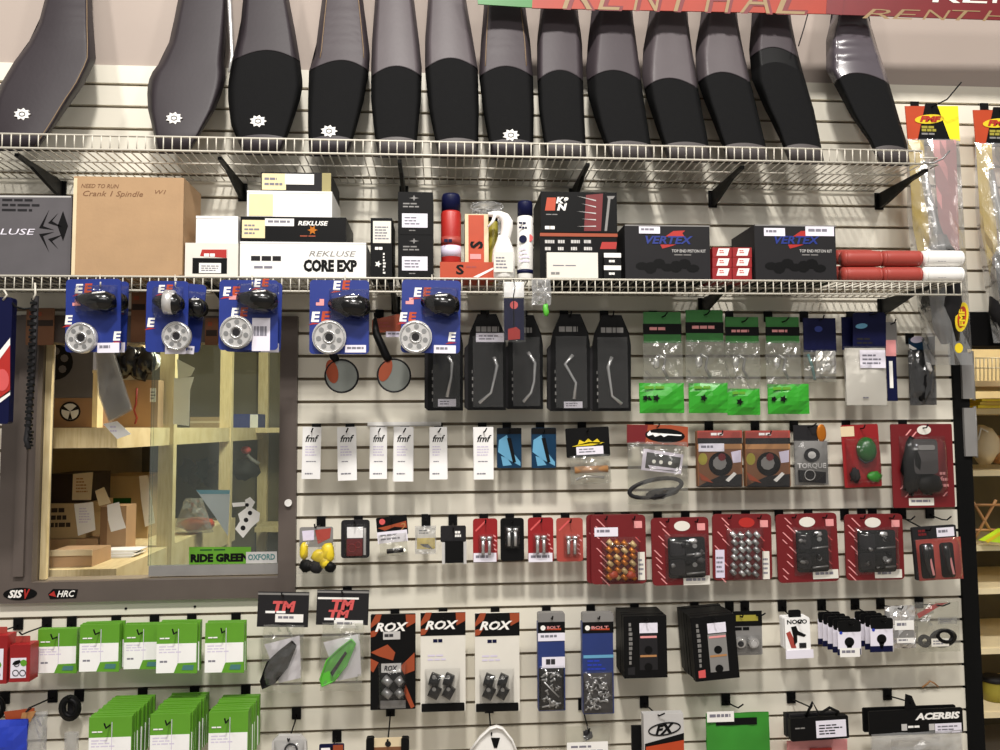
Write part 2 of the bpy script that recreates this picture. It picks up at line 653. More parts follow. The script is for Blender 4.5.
for i in range(0, 36):
    z1 = (gz(i - 1) - GAP) if i else TOP
    z0 = gz(i) + GAP
    if z0 < 0.005:
        z0 = .005
    if z1 < .02:
        break
    xr = XR if z0 > HEAD_Z1 - .03 else DOOR_X
    segs = [(XL, xr)]
    if z1 > WZ0 and z0 < WZ1:
        if z0 < WZ0 + .004:      # the strip under the window frame
            zz = min(z1, WZ0)
            segs = [(XL, WX0), (WX1, xr)]
            struct('slat', *boxg(WX0, WX1, 0, .0125, z0, zz), 'slat', back)
        elif z1 > WZ1 - .004:
            segs = [(XL, WX0), (WX1, xr)]
            if z1 - WZ1 > .01:
                struct('slat', *boxg(WX0, WX1, 0, .0125, WZ1, z1), 'slat', back)
        else:
            segs = [(XL, WX0), (WX1, xr)]
    for a, b in segs:
        struct('slat', *boxg(a, b, 0, .0125, z0, z1), 'slat', back)

# two screws in the strip under the window
for px, py in ((126, 608.5), (195, 606.5)):
    p = P(px, py, 0)
    V, Fc = tubeg([(p.x, -.0025, p.z), (p.x, .002, p.z)], .004, 8)
    struct('screw', V, Fc, 'charcoal', back)

# window with brown frame and one sliding pane
win = bpy.data.objects.new('window_1', None)
C.objects.link(win)
win.location = ((WX0 + WX1) / 2, 0, WZ0)
win['kind'] = 'structure'


def wpart(name, x0, x1, y0, y1, z0, z1, m, parent=None):
    cx, cz = (WX0 + WX1) / 2, WZ0
    return link(name, *boxg(x0 - cx, x1 - cx, y0, y1, z0 - cz, z1 - cz), m, parent or win)


FY0, FY1 = -.022, .011
wpart('jamb', WX0, IX0, FY0, FY1, WZ0, WZ1, 'frame')
wpart('jamb', IX1, WX1, FY0, FY1, WZ0, WZ1, 'frame')
wpart('sill', IX0, IX1, FY0, FY1, WZ0, IZ0, 'frame')
wpart('head', IX0, IX1, FY0, FY1, IZ1, WZ1, 'frame')
wpart('jamb_stop', WX0 + .055, WX0 + .085, FY0 - .012, FY0, WZ0 + .085, WZ1, 'frame')
wpart('timber_liner', IX0 - .001, IX0 + .019, .030, .045, IZ0, IZ1, 'pine')
GX0 = P(151, 500, -.05).x
pane = wpart('glass_pane', GX0 + .002, IX1 - .001, .05, .055, IZ0 + .03, IZ1, 'glass')
wpart('bottom_rail', GX0, IX1 - .0005, .042, .064, IZ0 + .0005, IZ0 + .034, 'railgrey')
wpart('pane_edge', GX0 - .006, GX0 + .002, .049, .057, IZ0 + .034, IZ1, 'glass')


class WT(T):
    def __init__(s, o, d):
        s.o = o
        s.loc = Vector(o.location)
        s.d = d
        s.rot = 0


wf = WT(win, .0225)
k = wf.disc('knob', 288, 503, 3.6, 'white', .010, .010)
e = wf.disc('oval_sticker', 20, 594, 17, 'black', .0012, .001, ry=6.2, rot=-2, label='black oval sticker with white and red lettering')
wf.text('SIS', 8, 590, 23, 598, 'white', .0022, .04, .3, parent=e)
wf.text('V', 24, 589, 30, 599, 'redbright', .0023, .04, .3, parent=e)
e = wf.poly('sticker', [(48, 594), (53, 589), (78, 589.5), (76, 598), (50, 599)], 'black', .0012, .001, label='small black and red lettered sticker')
wf.text('HRC', 57, 590.5, 75, 597, 'white', .0022, .02, .3, parent=e)
wf.poly('lettering', [(48.5, 595), (54, 591), (56, 597)], 'redbright', .0022, .0004, e)
wg = WT(win, -.049)
e = wg.poly('banner_sticker', [(189, 547), (251, 547), (251, 563.5), (189, 564.5)], 'green', .0012, .001, label='bright green sticker with black lettering')
wg.text('RIDE GREEN', 190.5, 553.5, 249, 562, 'black', .0022, .06, parent=e)
wg.lines(200, 549, 244, 552, 1, 'greendark', .0022, parent=e)
e = wg.poly('brand_sticker', [(246, 552), (277, 551.5), (277, 563), (246, 563.5)], 'paleplastic', .0026, .001, label='pale sticker with teal lettering')
wg.text('OXFORD', 248, 554, 275, 560, 'teal', .0036, .03, parent=e)
# white cut-out sticker on the glass (abstract mark)
e = wg.poly('cutout_sticker', [(245, 500), (250, 497), (255, 502), (252, 508), (260, 513), (259, 521), (252, 527), (243, 538), (235, 529), (240, 521), (238, 514), (246, 508)], 'white', .0012, .0008, label='white cut-out sticker on the glass')
for a, b, rr_ in ((247, 505, 2), (250, 513, 2.3), (246, 520, 2.4), (243, 528, 2.6)):
    wg.disc('lettering', a, b, rr_, 'charcoal', .002, .0005, n=8, parent=e)
wg.poly('sticker_strip', [(232, 503), (245, 502), (245, 506), (233, 507)], 'white', .0012, .0008, e)

# black door upright and header at the right edge of the slatwall
door = bpy.data.objects.new('door_1', None)
C.objects.link(door)
door.location = (DOOR_X, 0, 0)
door['kind'] = 'structure'
link('upright', *boxg(0, DOOR_X1 - DOOR_X, -.012, .12, .0, HEAD_Z0), 'blackmatte', door)
link('header', *boxg(0, 1.4, -.012, .12, HEAD_Z0, HEAD_Z1), 'blackmatte', door)
for y0, y1 in ((353, 399), (408, 456)):
    a, b = P(968, y0, 0), P(968, y1, 0)
    V, Fc = boxg(DOOR_X1 - DOOR_X - .030, DOOR_X1 - DOOR_X + .012, -.022, -.0125, b.z, a.z)
    h = link('hinge', V, Fc, 'greyplastic', door)
    V, Fc = tubeg([(DOOR_X1 - DOOR_X + .014, -.016, b.z - .005), (DOOR_X1 - DOOR_X + .014, -.016, a.z + .005)], .005, 8)
    link('hinge_pin', V, Fc, 'steel', h, True)

# stockroom behind the window
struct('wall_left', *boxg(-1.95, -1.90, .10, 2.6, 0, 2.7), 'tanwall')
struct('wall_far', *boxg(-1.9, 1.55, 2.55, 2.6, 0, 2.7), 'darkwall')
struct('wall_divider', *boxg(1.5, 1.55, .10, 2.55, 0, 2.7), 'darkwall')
# room beyond the doorway
struct('wall_right', *boxg(3.6, 3.65, .13, 2.6, 0, 2.7), 'creamwall')
struct('wall_aisle', *boxg(1.55, 3.6, 1.9, 1.95, 0, 2.7), 'creamwall')


# ------------------------------------------------------------------ wire shelves and brackets
def wire_shelf(label, z, x0, x1, depth, lip, m='wire'):
    o = bpy.data.objects.new('wire_shelf', None)
    C.objects.link(o)
    o.location = (x0, 0, z)
    tags(o, label, 'shelf')
    W = x1 - x0
    for nm, y, zz, r in (('lip_rail', -depth, lip, .0032), ('front_rail', -depth, 0, .0034), ('deck_rail', -depth * .66, -.004, .0028), ('deck_rail', -depth * .33, -.004, .0028), ('back_rail', -.012, -.002, .0032)):
        link(nm, *tubeg([(0, y, zz), (W, y, zz)], r, 6), m, o, True)
    V, Fc = [], []
    n = int(W / .0254)
    for i in range(n + 1):
        x = W * i / n
        a, b = tubeg([(x, -.012, .001), (x, -depth - .001, .001), (x, -depth - .001, lip)], .0020, 5)
        k = len(V)
        V += a
        Fc += [tuple(q + k for q in f) for f in b]
    w_ = link('cross_wires', V, Fc, m, o, True)
    w_['kind'] = 'stuff'
    return o


ZU = P(500, 156.5, .30).z
ZL = P(500, 279, .30).z
XU1 = P(922, 150, .3).x
XL1 = P(961, 285, .3).x
us = wire_shelf('white wire shelf under the leaning motorcycle seats', ZU, -1.9, XU1, .30, .042)
link('end_hook', *tubeg([(XU1 + 1.9, -.30, .004), (XU1 + 1.93, -.31, .0), (XU1 + 1.955, -.32, .012), (XU1 + 1.975, -.325, .035)], .003, 6), 'steel', us, True)
for zz in (0, -.022):
    link('end_wire', *tubeg([(XU1 + 1.9, -.30, .02 + zz), (XU1 + 1.95, -.30, .02 + zz), (XU1 + 1.95, -.26, .02 + zz)], .0022, 6), 'wire', us, True)
wire_shelf('white wire shelf carrying the boxes, cans and cartons', ZL, -1.9, XL1, .30, -.041)


def bracket(px, zt, row, lab):
    x = P(px, 190 if row == 'u' else 300, 0).x
    o = bpy.data.objects.new('shelf_bracket', None)
    C.objects.link(o)
    o.location = (x, 0, zt)
    tags(o, lab, 'bracket', 'black shelf brackets')
    link('wall_plate', *boxg(-.015, .015, -.006, -.0005, -.066, -.006), 'blackmetal', o)
    pl = [(-.006, -.062), (-.006, -.010), (-.285, -.010), (-.285, -.020), (-.20, -.024), (-.05, -.058)]
    V = [(-.006, a, b) for a, b in pl] + [(.006, a, b) for a, b in pl]
    n = len(pl)
    Fc = [tuple(range(n)), tuple(n + i for i in reversed(range(n)))] + [(i, n + i, n + (i + 1) % n, (i + 1) % n) for i in range(n)]
    link('arm', V, Fc, 'blackmetal', o)


for px, what in ((62, 'above the grey diamond-logo box'), (243, 'above the small white cartons'), (404, 'above the twin black cartons'), (573, 'above the dark air filter box'), (712, 'between the two dark piston kit boxes'), (878, 'over the red foam rolls')):
    bracket(px, ZU, 'u', 'black angled bracket holding the upper wire shelf ' + what)
for px, what in ((232, 'behind the blue clutch packs'), (396, 'behind the round mirrors'), (702, 'above the green header cards'), (881, 'above the navy header packs')):
    bracket(px, ZL, 'l', 'black angled bracket under the lower wire shelf ' + what)


# ------------------------------------------------------------------ motorcycle seats leaning on the upper shelf
def interp(tab, y, k):
    tab = sorted(tab)
    if y <= tab[0][0]:
        a, b = tab[0], tab[1]
    elif y >= tab[-1][0]:
        a, b = tab[-2], tab[-1]
    else:
        for a, b in zip(tab, tab[1:]):
            if a[0] <= y <= b[0]:
                break
    t = (y - a[0]) / (b[0] - a[0])
    return a[k] + (b[k] - a[k]) * t


def seat(label, rows, split, m_up, badge=None, piped=False, m_low='grip', nose=True, ribs=None, thick=.085, gloss=None, sl=.80, sr=.80, rib=.006):
    ytop = -70
    rows = sorted(rows)
    ya, la, ra = rows[0]
    c0 = (la + ra) / 2 + (ya - ytop) * ((la + ra) / 2 - (rows[1][1] + rows[1][2]) / 2) / (rows[1][0] - ya) * .6
    rows = [(ytop, c0 - (ra - la) * .36, c0 + (ra - la) * .36)] + rows

    def dep(y):
        return .255 - (.17) * (150 - y) / 220.0

    bx = (rows[-1][1] + rows[-1][2]) / 2
    zb = ZU + .006
    yb = Q((P(bx, 150, .255).x, -.255, zb))[1]
    t = T('motorcycle_seat', label, 'seat', bx, yb, .255, 'motorcycle seats leaning on the upper shelf')
    nu = 24

    def ring(y, u):
        xl, xr = interp(rows, y, 1), interp(rows, y, 2)
        x = (xl + xr) / 2 + (xr - xl) / 2 * math.copysign(min(1, abs(u)), u)
        q = abs(u)
        st = sl if u < 0 else sr
        sh = st + (.88 - st) * min(1.0, max(0.0, y / yb))
        d = dep(y) - .010 * q * q - (((q - sh) / (1 - sh)) ** 1.35 * thick * .8 if q > sh else 0)
        fall = max(0.0, (y - (yb - 16)) / 16.0) if nose else 0
        d -= .035 * fall * fall
        if ribs:
            for ry in ribs:
                d += rib * math.exp(-((y - ry) / 2.2) ** 2)
        return P(x, y, d) - t.loc

    def arch(u):
        return split + 11 * u * u if split else None

    def grid(name, f0, f1, nv, m):
        V, Fc = [], []
        for j in range(nv + 1):
            for i in range(nu + 1):
                u = 2 * i / nu - 1
                u = math.copysign(abs(u) ** .8, u)
                y = f0(u) + (f1(u) - f0(u)) * j / nv
                V.append(ring(y, u))
        for j in range(nv):
            for i in range(nu):
                k = j * (nu + 1) + i
                Fc.append((k, k + nu + 1, k + nu + 2, k + 1))
        return t.add(name, V, Fc, m, None, True)

    if split:
        grid('upper_cover', lambda u: ytop, lambda u: arch(u), 40 if ribs else 16, m_up)
        if gloss:
            grid('gloss_band', lambda u: arch(u), lambda u: arch(u) + gloss, 4, 'black')  # plain black band below the upper cover
        grid('grip_panel', lambda u: arch(u) + (gloss or 0), lambda u: yb - 21 + 4 * u * u, 12, m_low)
        grid('tail_cover', lambda u: yb - 21 + 4 * u * u, lambda u: yb, 8, 'tail' if not badge else 'vinyl_dark')  # lower grip in a lighter tone; light on its curve is put into colour
        V, Fc = tubeg([ring(arch(u), u) for u in [(-1 + i / 8.0) * .97 for i in range(17)]], .0022, 5)
        t.add('seam', V, Fc, 'vinyl_dark', None, True)
    else:
        grid('cover', lambda u: ytop, lambda u: yb, 64 if ribs else 30, m_up)
    # plastic base pan closing the back
    V, Fc = [], []
    ys = [ytop + (yb - ytop) * j / 10 for j in range(11)]
    for y in ys:
        for u in (-1, 1):
            V.append(ring(y, u))
        for u in (.92, -.92):
            q = ring(y, u)
            xl, xr = interp(rows, y, 1), interp(rows, y, 2)
            x = (xl + xr) / 2 + (xr - xl) / 2 * u
            V.append(P(x, y, max(.012, dep(y) - thick - .03)) - t.loc)
    for j in range(10):
        for k in range(4):
            k2 = (k + 1) % 4
            if k == 0:
                continue
            Fc.append((j * 4 + k, j * 4 + k2, j * 4 + 4 + k2, j * 4 + 4 + k))
    Fc.append((40, 41, 42, 43))
    Fc.append((0, 1, 2, 3))
    t.add('base_pan', V, Fc, 'black')
    if piped:
        for sgn in ((-1, 1) if split else (1,)):
            V, Fc = tubeg([ring(y, sgn * .78) for y in range(ytop, int(arch(.6)) if split else int(yb - 4), 8)], .0016, 5)
            t.add('piping', V, Fc, 'piping', None, True)
    if badge:
        bx_, by_ = badge
        d0 = dep(by_) - t.d
        e = t.star('badge', bx_, by_, 8.6, 6.0, 9, 'white', d0 + .005, .009, squash=.72)
        t.ring('badge_centre', bx_, by_, 3.0, .0012, 'charcoal', d0 + .0054, ry=2.1, n=10, parent=e)
    return t


seat('wide brown-grey motorcycle seat with badge standing apart from the row', [(0, 45, 92), (25, 38, 93), (45, 27, 95), (60, 15, 96), (85, 0, 84), (100, -6, 73), (125, -7, 56), (146, -5, 40)], None, 'vinyl_dark', (22, 114), True, thick=.07, sl=.9, sr=.72, ribs=(9, 15, 21, 27, 33), rib=.0022)
seat('wide plain dark seat with badge, beside the bright gap of wall', [(0, 178, 229), (40, 170, 226), (62, 160, 224), (75, 150, 226), (90, 147, 223), (110, 148, 215), (130, 153, 203), (147, 156, 193)], None, 'vinyl_dark', (174, 118)).tube('plastic_wrap', [(226, -60, -.14), (229, -10, -.11), (231, 30, -.085), (232, 55, -.07), (229, 72, -.055)], [.007, .008, .007, .006, .003], 'foil')
seat('broad seat with black grip panel and low flower badge', [(0, 243, 289), (30, 240, 295), (60, 232, 300), (85, 228, 303), (100, 228, 300), (125, 231, 292), (146, 240, 284)], 50, 'vinyl_dark', (258, 121))
seat('seat with tan piping on both sides, black panel and badge near the rail', [(0, 322, 363), (30, 318, 367), (55, 315, 370), (70, 309, 369), (100, 308, 364), (130, 308, 356), (147, 309, 351)], 60, 'vinyl', (329, 131), True, ribs=(12, 20, 28, 36, 44), rib=.0018)
seat('grey and black seat without badge, beside the tan-piped badge seat', [(0, 375, 414), (40, 372, 419), (70, 371, 422), (100, 371, 421), (130, 374, 418), (150, 377, 416)], 66, 'vinyl_light')
seat('grey and black seat between a plain seat and the narrow badge seat', [(0, 428, 466), (40, 425, 473), (70, 425, 478), (110, 429, 479), (150, 437, 478)], 58, 'vinyl_light')
seat('narrow piped seat with badge just above the shelf rail', [(5, 484, 525), (40, 481, 530), (75, 479, 533), (110, 483, 534), (150, 490, 533)], 66, 'vinyl', (511, 135), True, ribs=(16, 24, 32, 40, 48), rib=.0018)
seat('plain grey and black seat right next to the narrow badge seat', [(8, 541, 577), (40, 537, 582), (75, 537, 583), (110, 539, 584), (150, 545, 586)], 70, 'vinyl')
seat('grey topped seat leaning over the dark air filter box', [(10, 592, 632), (40, 588, 636), (70, 586, 640), (95, 588, 643), (120, 595, 647), (152, 607, 652)], 70, 'vinyl', sl=.42, sr=.9)
seat('grey topped seat leaning over the first dark piston kit box', [(12, 650, 687), (50, 643, 692), (80, 642, 697), (100, 647, 700), (130, 657, 706), (153, 665, 710)], 78, 'vinyl_light', sl=.42, sr=.9)
seat('leaning grey seat above the little red and white cartons', [(12, 702, 736), (50, 695, 743), (80, 697, 750), (100, 704, 755), (130, 716, 762), (154, 725, 768)], 72, 'vinyl_light', sl=.42, sr=.9)
seat('narrow leaning seat with a glossy black band below its grey top', [(15, 752, 790), (50, 749, 797), (80, 752, 805), (110, 765, 814), (130, 776, 818), (155, 786, 823)], 47, 'vinyl', gloss=15, sl=.4, sr=.85)
seat('leaning seat with glossy ribbed grey top at the open shelf end', [(15, 832, 868), (40, 826, 875), (70, 826, 885), (90, 837, 891), (115, 850, 898), (140, 868, 906), (157, 876, 909)], 73, 'vinyl_gloss', ribs=(12, 27, 41, 55), sl=.5, sr=.88)

# ------------------------------------------------------------------ hanging banners at the top
t = T('banner', 'orange and green banner with gold outlined lettering above the seats', 'banner', 660, 0, .22)
t.poly('green_end', [(474, -28), (534, -26), (532, 7.5), (478, 4)], 'greenheader', 0, .004)
e = t.poly('cloth', [(534, -26), (836, -19), (834, 14), (532, 8)], 'banner_orange', 0, .004)
t.poly('dark_end', [(828, -19), (846, -18), (842, 15), (826, 13.5)], 'darkred', .0006, .003)
t.tube('cord', [(810, 6, -.007), (804, 28, -.007), (798.5, 46, -.007)], .002, 'charcoal')
for a, ch in enumerate('RENTHAL'):
    x = 562 + a * 35.5
    t.text(ch, x + 1, -19 + a * .9, x + 33, 10 + a * .8, 'darkred', .0012, .02, .25, parent=e)
    t.text(ch, x, -20 + a * .9, x + 30, 9.0 + a * .8, 'banner_gold', .0022, -.012, .25, parent=e)
t = T('banner', 'dark red banner with pale outlined lettering over the bagged exhausts', 'banner', 930, 0, .215)
e = t.poly('cloth', [(842, -18), (1120, -12), (1120, 24), (838, 14.5)], 'darkred', 0, .004)
for a, ch in enumerate('RENTHAL'):
    x = 862 + a * 30
    t.text(ch, x, 9.0 + a * .45, x + 29, 18.6 + a * .7, 'banner_gold', .0012, -.01, .3, parent=e)
    t.text(ch, x + 70, -10 + a * .4, x + 98, 2.5 + a * .4, 'offwhite', .0012, .01, .1, parent=e)

# ------------------------------------------------------------------ boxes and bottles on the lower shelf
DZ = ZL + .005


def onshelf(name, label, cat, x0, y0, x1, d, depth, m, base=None, group=None, body='carton', r=0):
    base = DZ if base is None else base
    c = P((x0 + x1) / 2, 275, d)
    y1 = Q((c.x, -d, base))[1]
    t = T(name, label, cat, (x0 + x1) / 2, y1, d, group)
    t.body = t.panel(body, x0, y0, x1, y1, m, 0, depth, r)
    t.y1 = y1
    t.top = P((x0 + x1) / 2, y0, d).z + .001
    return t


t = onshelf('parts_box', 'grey box with black diamond and chevron logo', 'box', -58, 195, 71, .27, .22, 'greybox')
t.text('REKLUSE', -28, 228.5, 35, 234.5, 'label', .0008, .0, .2)
for k in ((1, 1), (1, -1)):
    s_ = k[1]
    for ox, w_ in ((0, 1.0), (9, .85)):
        t.poly('logo', [(49 + ox, 231 - s_ * 21 * w_), (39 + ox, 231 - s_ * (3 + (5 if ox else 0))), (54 + ox, 231 - s_ * (1 + (2.4 if ox else 0))), (43 + ox, 231 - s_ * (5 + (5 if ox else 0)))], 'black', .0008, .0005)
t.poly('logo', [(63, 211), (68, 226), (63, 241), (57.5, 226)], 'black', .0008, .0005)
t.lines(2, 199, 48, 214, 3, 'charcoal', .0008, seed=3)
t.poly('top_edge', [(-58, 195), (71, 196), (71, 197.5), (-58, 197)], 'paleplastic', .0006, .0004)

t = onshelf('cardboard_box', 'large plain cardboard carton with handwriting at its top', 'box', 72.5, 177, 183, .285, .17, 'cardboard')
t.text('NEED TO RUN', 81, 184, 119, 188, 'pencil', .0008, 0, .3, 'handwriting')
t.text('Crank 1 Spindle', 83, 191, 143, 198, 'pencil', .0008, 0, .3, 'handwriting')
t.text('W1', 155, 190, 166, 194, 'pencil', .0008, 0, .3, 'handwriting')
t.panel('edge_flap', 179.5, 180, 183, t.y1 - 1, 'cardboard', .002, .003)
t.panel('edge_flap', 72.5, 178, 76, t.y1 - 1, 'beige', .002, .003)

t = onshelf('carton', 'cream carton with red and black picture label', 'box', 185, 243, 238, .28, .18, 'offwhite')
t.panel('picture', 192.5, 249, 227, 273.5, 'black', .001, .0008)
t.panel('picture', 192.5, 248.5, 227, 258, 'offwhite', .0016, .0008)
t.poly('brand_patch', [(202, 249.5), (226.5, 249.5), (226.5, 258), (200, 256)], 'redbright', .0022, .0006)
t.lines(204, 253.5, 223, 257.5, 1, 'white', .003, 'logo', frac=.8)
t.label(199, 263, 221, 273, .0022, 'white', 3)
tp = t.top
t = onshelf('carton', 'plain white carton lying on the red-labelled carton', 'box', 196, 216, 238, .275, .16, 'white', tp)
t.panel('tape', 224, 218, 233, t.y1 - 3, 'paper', .0006, .0005)
t.panel('lid_flap', 196, 216, 238, 218.5, 'paper', .0012, .001)

t = onshelf('carton', 'long white carton printed CORE EXP in bold black', 'box', 240, 242, 366, .282, .2, 'white')
t.text('CORE EXP', 303.5, 259.5, 357, 272, 'black', .0008, .06)
t.text('REKLUSE', 309, 251, 356, 256.5, 'greyplastic', .0008, .0, .25)
t.lines(251, 256, 287, 262, 1, 'charcoal', .0008, 'logo', frac=.8, seed=5)
t.lines(254, 266, 286, 269, 1, 'print', .0008, frac=.8)
t.panel('lid_flap', 240, 242, 366, 243.5, 'paper', .001, .001)
tp = t.top
t = onshelf('carton', 'black carton with cream sticker and small gold emblem', 'box', 240.5, 217, 346, .282, .2, 'black', tp)
t.label(242, 220, 265, 238, .001, 'cream', 3)
t.label(265, 218.5, 294, 226, .0014, 'white', 1)
t.text('REKLUSE', 298, 221, 328, 225.5, 'white', .0008, .03, .2)
t.star('emblem', 312.5, 230, 5, 2.4, 6, 'amber', .0008)
t.lines(300, 235.5, 327, 238, 1, 'orange_dark', .0008)
tp = t.top
t = onshelf('carton', 'white carton with pale yellow sticker resting on the black carton', 'box', 247, 191, 332, .28, .2, 'white', tp)
t.panel('sticker', 249, 194, 273, t.y1 - 1, 'cream', .0008, .0006)
t.panel('lid_flap', 247, 191, 332, 193, 'paper', .001, .001)
tp = t.top
t = onshelf('carton', 'slim dark carton with cream and white stickers topping its stack', 'box', 261, 172.5, 331, .27, .2, 'charcoal', tp)
t.label(262, 173.5, 286, t.y1 - 2, .001, 'cream', 2)
t.panel('sticker', 285, 174, 314, 184.5, 'white', .0014, .0006)
t.panel('end_band', 322, 173, 331, t.y1, 'oliveprint', .0008, .0006)

t = onshelf('slim_carton', 'narrow upright black carton with white label and vertical lettering', 'box', 370.5, 218, 392, .27, .17, 'black')
t.label(373, 221, 391, 243, .001, 'offwhite', 5)
t.lines(375, 247, 388, 250, 1, 'white', .0008, 'logo', frac=.9)
t.lines(383, 253, 386, 275, 7, 'white', .0008, 'side_print', frac=.6)
t.star('emblem', 378, 264, 3.5, 1.6, 5, 'white', .0008)

for i_, (ya, lab) in enumerate(((235, 'black carton with white label underneath its twin'), (192, 'black carton with white label stacked on its twin'))):
    t = onshelf('black_carton', lab, 'box', 398, ya, 433, .275, .16, 'black', None if i_ == 0 else tp, 'twin black cartons')
    tp = t.top
    t.star('emblem', 414, ya + 6, 5, 1.5, 4, 'greyplastic', .0008, squash=.6)
    t.lines(403, ya + 11, 427, ya + 17, 2, 'greyplastic', .0008)
    t.label(402, ya + 21.5, 427.5, ya + 35.5, .001, 'label', 3)
    t.lines(409, ya + 38, 420, ya + 40, 1, 'greyplastic', .0008)

t = onshelf('filter_oil_carton', 'flat orange carton lying under the can and upright carton', 'box', 440, 262, 495, .275, .15, 'orange')
t.text('S', 456, 264.5, 464, 274.5, 'black', .0008, .03)
t.poly('swoosh', [(473, 277), (493, 267.5), (494, 269), (478, 277.5)], 'white', .0008, .0005)
t.lines(466, 266, 484, 270, 1, 'brick', .0008)
tp = t.top


def can(label, cx, ybot, w_, ycap, ytop, body, cap, d, base, bands):
    c = P(cx, 270, d)
    y1 = Q((c.x, -d, base))[1]
    t = T('spray_can', label, 'spray can', cx, y1, d)
    R_ = w_ / 2
    t.lathe('body', cx, [(R_ * .93, y1), (R_, y1 - 1), (R_, ycap + 2), (R_ * .9, ycap)], body)
    t.lathe('cap', cx, [(R_ * .94, ycap), (R_ * .94, ytop + 2), (R_ * .84, ytop)], cap)
    for (a, b, m) in bands:
        t.lathe('printed_band', cx, [(R_ * 1.012, b), (R_ * 1.012, a)], m)
    return t, R_ * t.mpp(cx, 250)


t, R_ = can('red spray can with navy cap on the flat orange carton', 451, 262, 20, 212, 195, 'redbright', 'navy', .235, tp, ((238, 246, 'brick'), (247, 258, 'lilac')))
t.lines(444, 239, 458, 242.5, 1, 'navy', .0345, 'can_print', frac=.9)
t = onshelf('upright_carton', 'upright cream carton with orange panel standing beside the red can', 'box', 465, 214, 488.5, .24, .08, 'beige', tp)
t.panel('front_panel', 468.5, 215, 484, t.y1 - .5, 'orange', .001, .0008)
t.text('S', 470, 241, 483, 248.5, 'black', .0022, .04, vertical=True)
t.panel('pale_panel', 470, 254, 481, 259, 'pink', .002, .0006)
t = T('clear_tub', 'clear plastic tub with rimmed lid behind the trigger bottle', 'tub', 487, 278, .11)
t.ring('rim', 487, 207, 16, .003, 'clearheavy', .0, ry=5.5)
t.panel('tub', 472, 209, 502, Q((P(488, 270, .11).x, -.11, DZ))[1], 'clearheavy', -.005, .06, 4)
t.bag('lid_film', 473, 202, 501, 212, 'clearheavy', .0, .01, .003, 6, 4)
t, R_ = can('slim yellow oil bottle half hidden by the trigger bottle', 493, 278, 10, 222, 214, 'olive', 'black', .2, DZ, ())
# trigger spray bottle
d = .26
y1 = Q((P(504, 270, d).x, -d, DZ))[1]
t = T('spray_bottle', 'white trigger spray bottle with curved neck', 'bottle', 504, y1, d)
t.lathe('body', 503.5, [(10, y1), (11.5, y1 - 2), (11.5, 258), (10.5, 250), (7, 241), (5.5, 236)], 'white')
t.tube('trigger_head', [(504.5, 244, 0), (505.5, 236, 0), (507, 228, 0), (507, 222, 0), (504.5, 217.5, 0), (500, 215, 0), (494, 214, 0), (488, 214.5, 0)], [.017, .0165, .018, .019, .0165, .0125, .009, .007], 'white', 12)
t.tube('trigger', [(495, 215, .005), (493, 221, .01), (488, 227, .012)], [.006, .005, .003], 'white', 8)
t.label(494, 252, 513, 272, .037, 'offwhite', 4)
t, R_ = can('slim white spray can with navy cap', 525, 275, 16, 217, 202, 'white', 'navy', .26, DZ, ((270.5, 274.5, 'navy'),))
t.disc('round_logo', 523, 239, 4, 'navy', .027, .002, n=12)
t.disc('round_logo', 529, 238, 4, 'pinkred', .022, .002, n=12)
t.lines(519, 222, 531, 231, 2, 'navy', .0265)
t.lines(519, 248, 531, 264, 4, 'lilac', .0265)

t = onshelf('air_filter_box', 'black box lower in its stack with rows of white logos', 'box', 540, 236, 617, .275, .2, 'black')
for a in range(4):
    for b in range(2):
        t.lines(545 + a * 13, 240 + b * 7, 555 + a * 13, 244 + b * 7, 1, 'paleplastic', .0008, 'logo', frac=.8, seed=a * 3 + b)
t.poly('logo_patch', [(602, 242), (617, 242), (616, 249), (600, 249)], 'redbright', .0008, .0006)
tp = t.top
t.panel('orange_edge', 540, 233.2, 617.5, 236.5, 'orange_dark', .002, .004)
t = onshelf('air_filter_box', 'dark filter box with orange and white square logo', 'box', 541, 192, 617, .275, .2, 'navy', P(578, 232.8, .275).z + .001)
t.body.data.materials[0] = M['black']
t.poly('logo_block', [(547, 197.5), (556, 197.5), (555, 210.5), (545, 210.5)], 'orange', .0008, .0006)
t.text('K&', 556, 197, 570, 203.5, 'white', .0008, .05, .2)
t.text('N', 557, 203.5, 567, 210.5, 'white', .0008, .06, .2)
t.lines(546, 214, 566, 216, 1, 'greyplastic', .0008)
t.lines(545, 226, 562, 230, 1, 'white', .0008, frac=.8)
t.poly('filter_picture', [(586, 195), (603, 193.5), (601, 231), (584, 231)], 'darkred', .0008, .0006)
for a in range(5):
    t.poly('ray_picture', [(577 + a % 2 * 5, 196 + a * 7.6), (596, 200 + a * 6.4), (596, 201.2 + a * 6.4)], 'paleplastic', .0016, .0004)
t.poly('strut_picture', [(607, 196), (615, 196), (613, 199), (610.5, 199), (607, 231), (604.5, 231), (608, 199)], 'greyplastic', .0016, .0006)
t = onshelf('flat_carton', 'plain white carton in front of the black logo box', 'box', 547, 252.5, 598, .298, .02, 'offwhite')
t.lines(553, 265, 593, 267, 1, 'print', .0008)
t.lines(551, 272, 566, 275, 1, 'greyplastic', .0008, frac=.8)
for k_ in range(2):
    t = onshelf('small_carton', ('lower' if k_ == 0 else 'upper') + ' of two small black and white cartons by the piston box', 'box', 604, 265.5 if k_ == 0 else 253, 621, .298, .021, 'blackgloss', None if k_ == 0 else tp, 'two small black and white cartons')
    t.panel('white_top', 604, (265.5 if k_ == 0 else 253), 621, (270 if k_ == 0 else 257.5), 'white', .001, .0008)
    t.lines(609, (272.5 if k_ == 0 else 260), 619, (275 if k_ == 0 else 262.5), 1, 'white', .0008, 'logo', frac=.9)
    tp = t.top


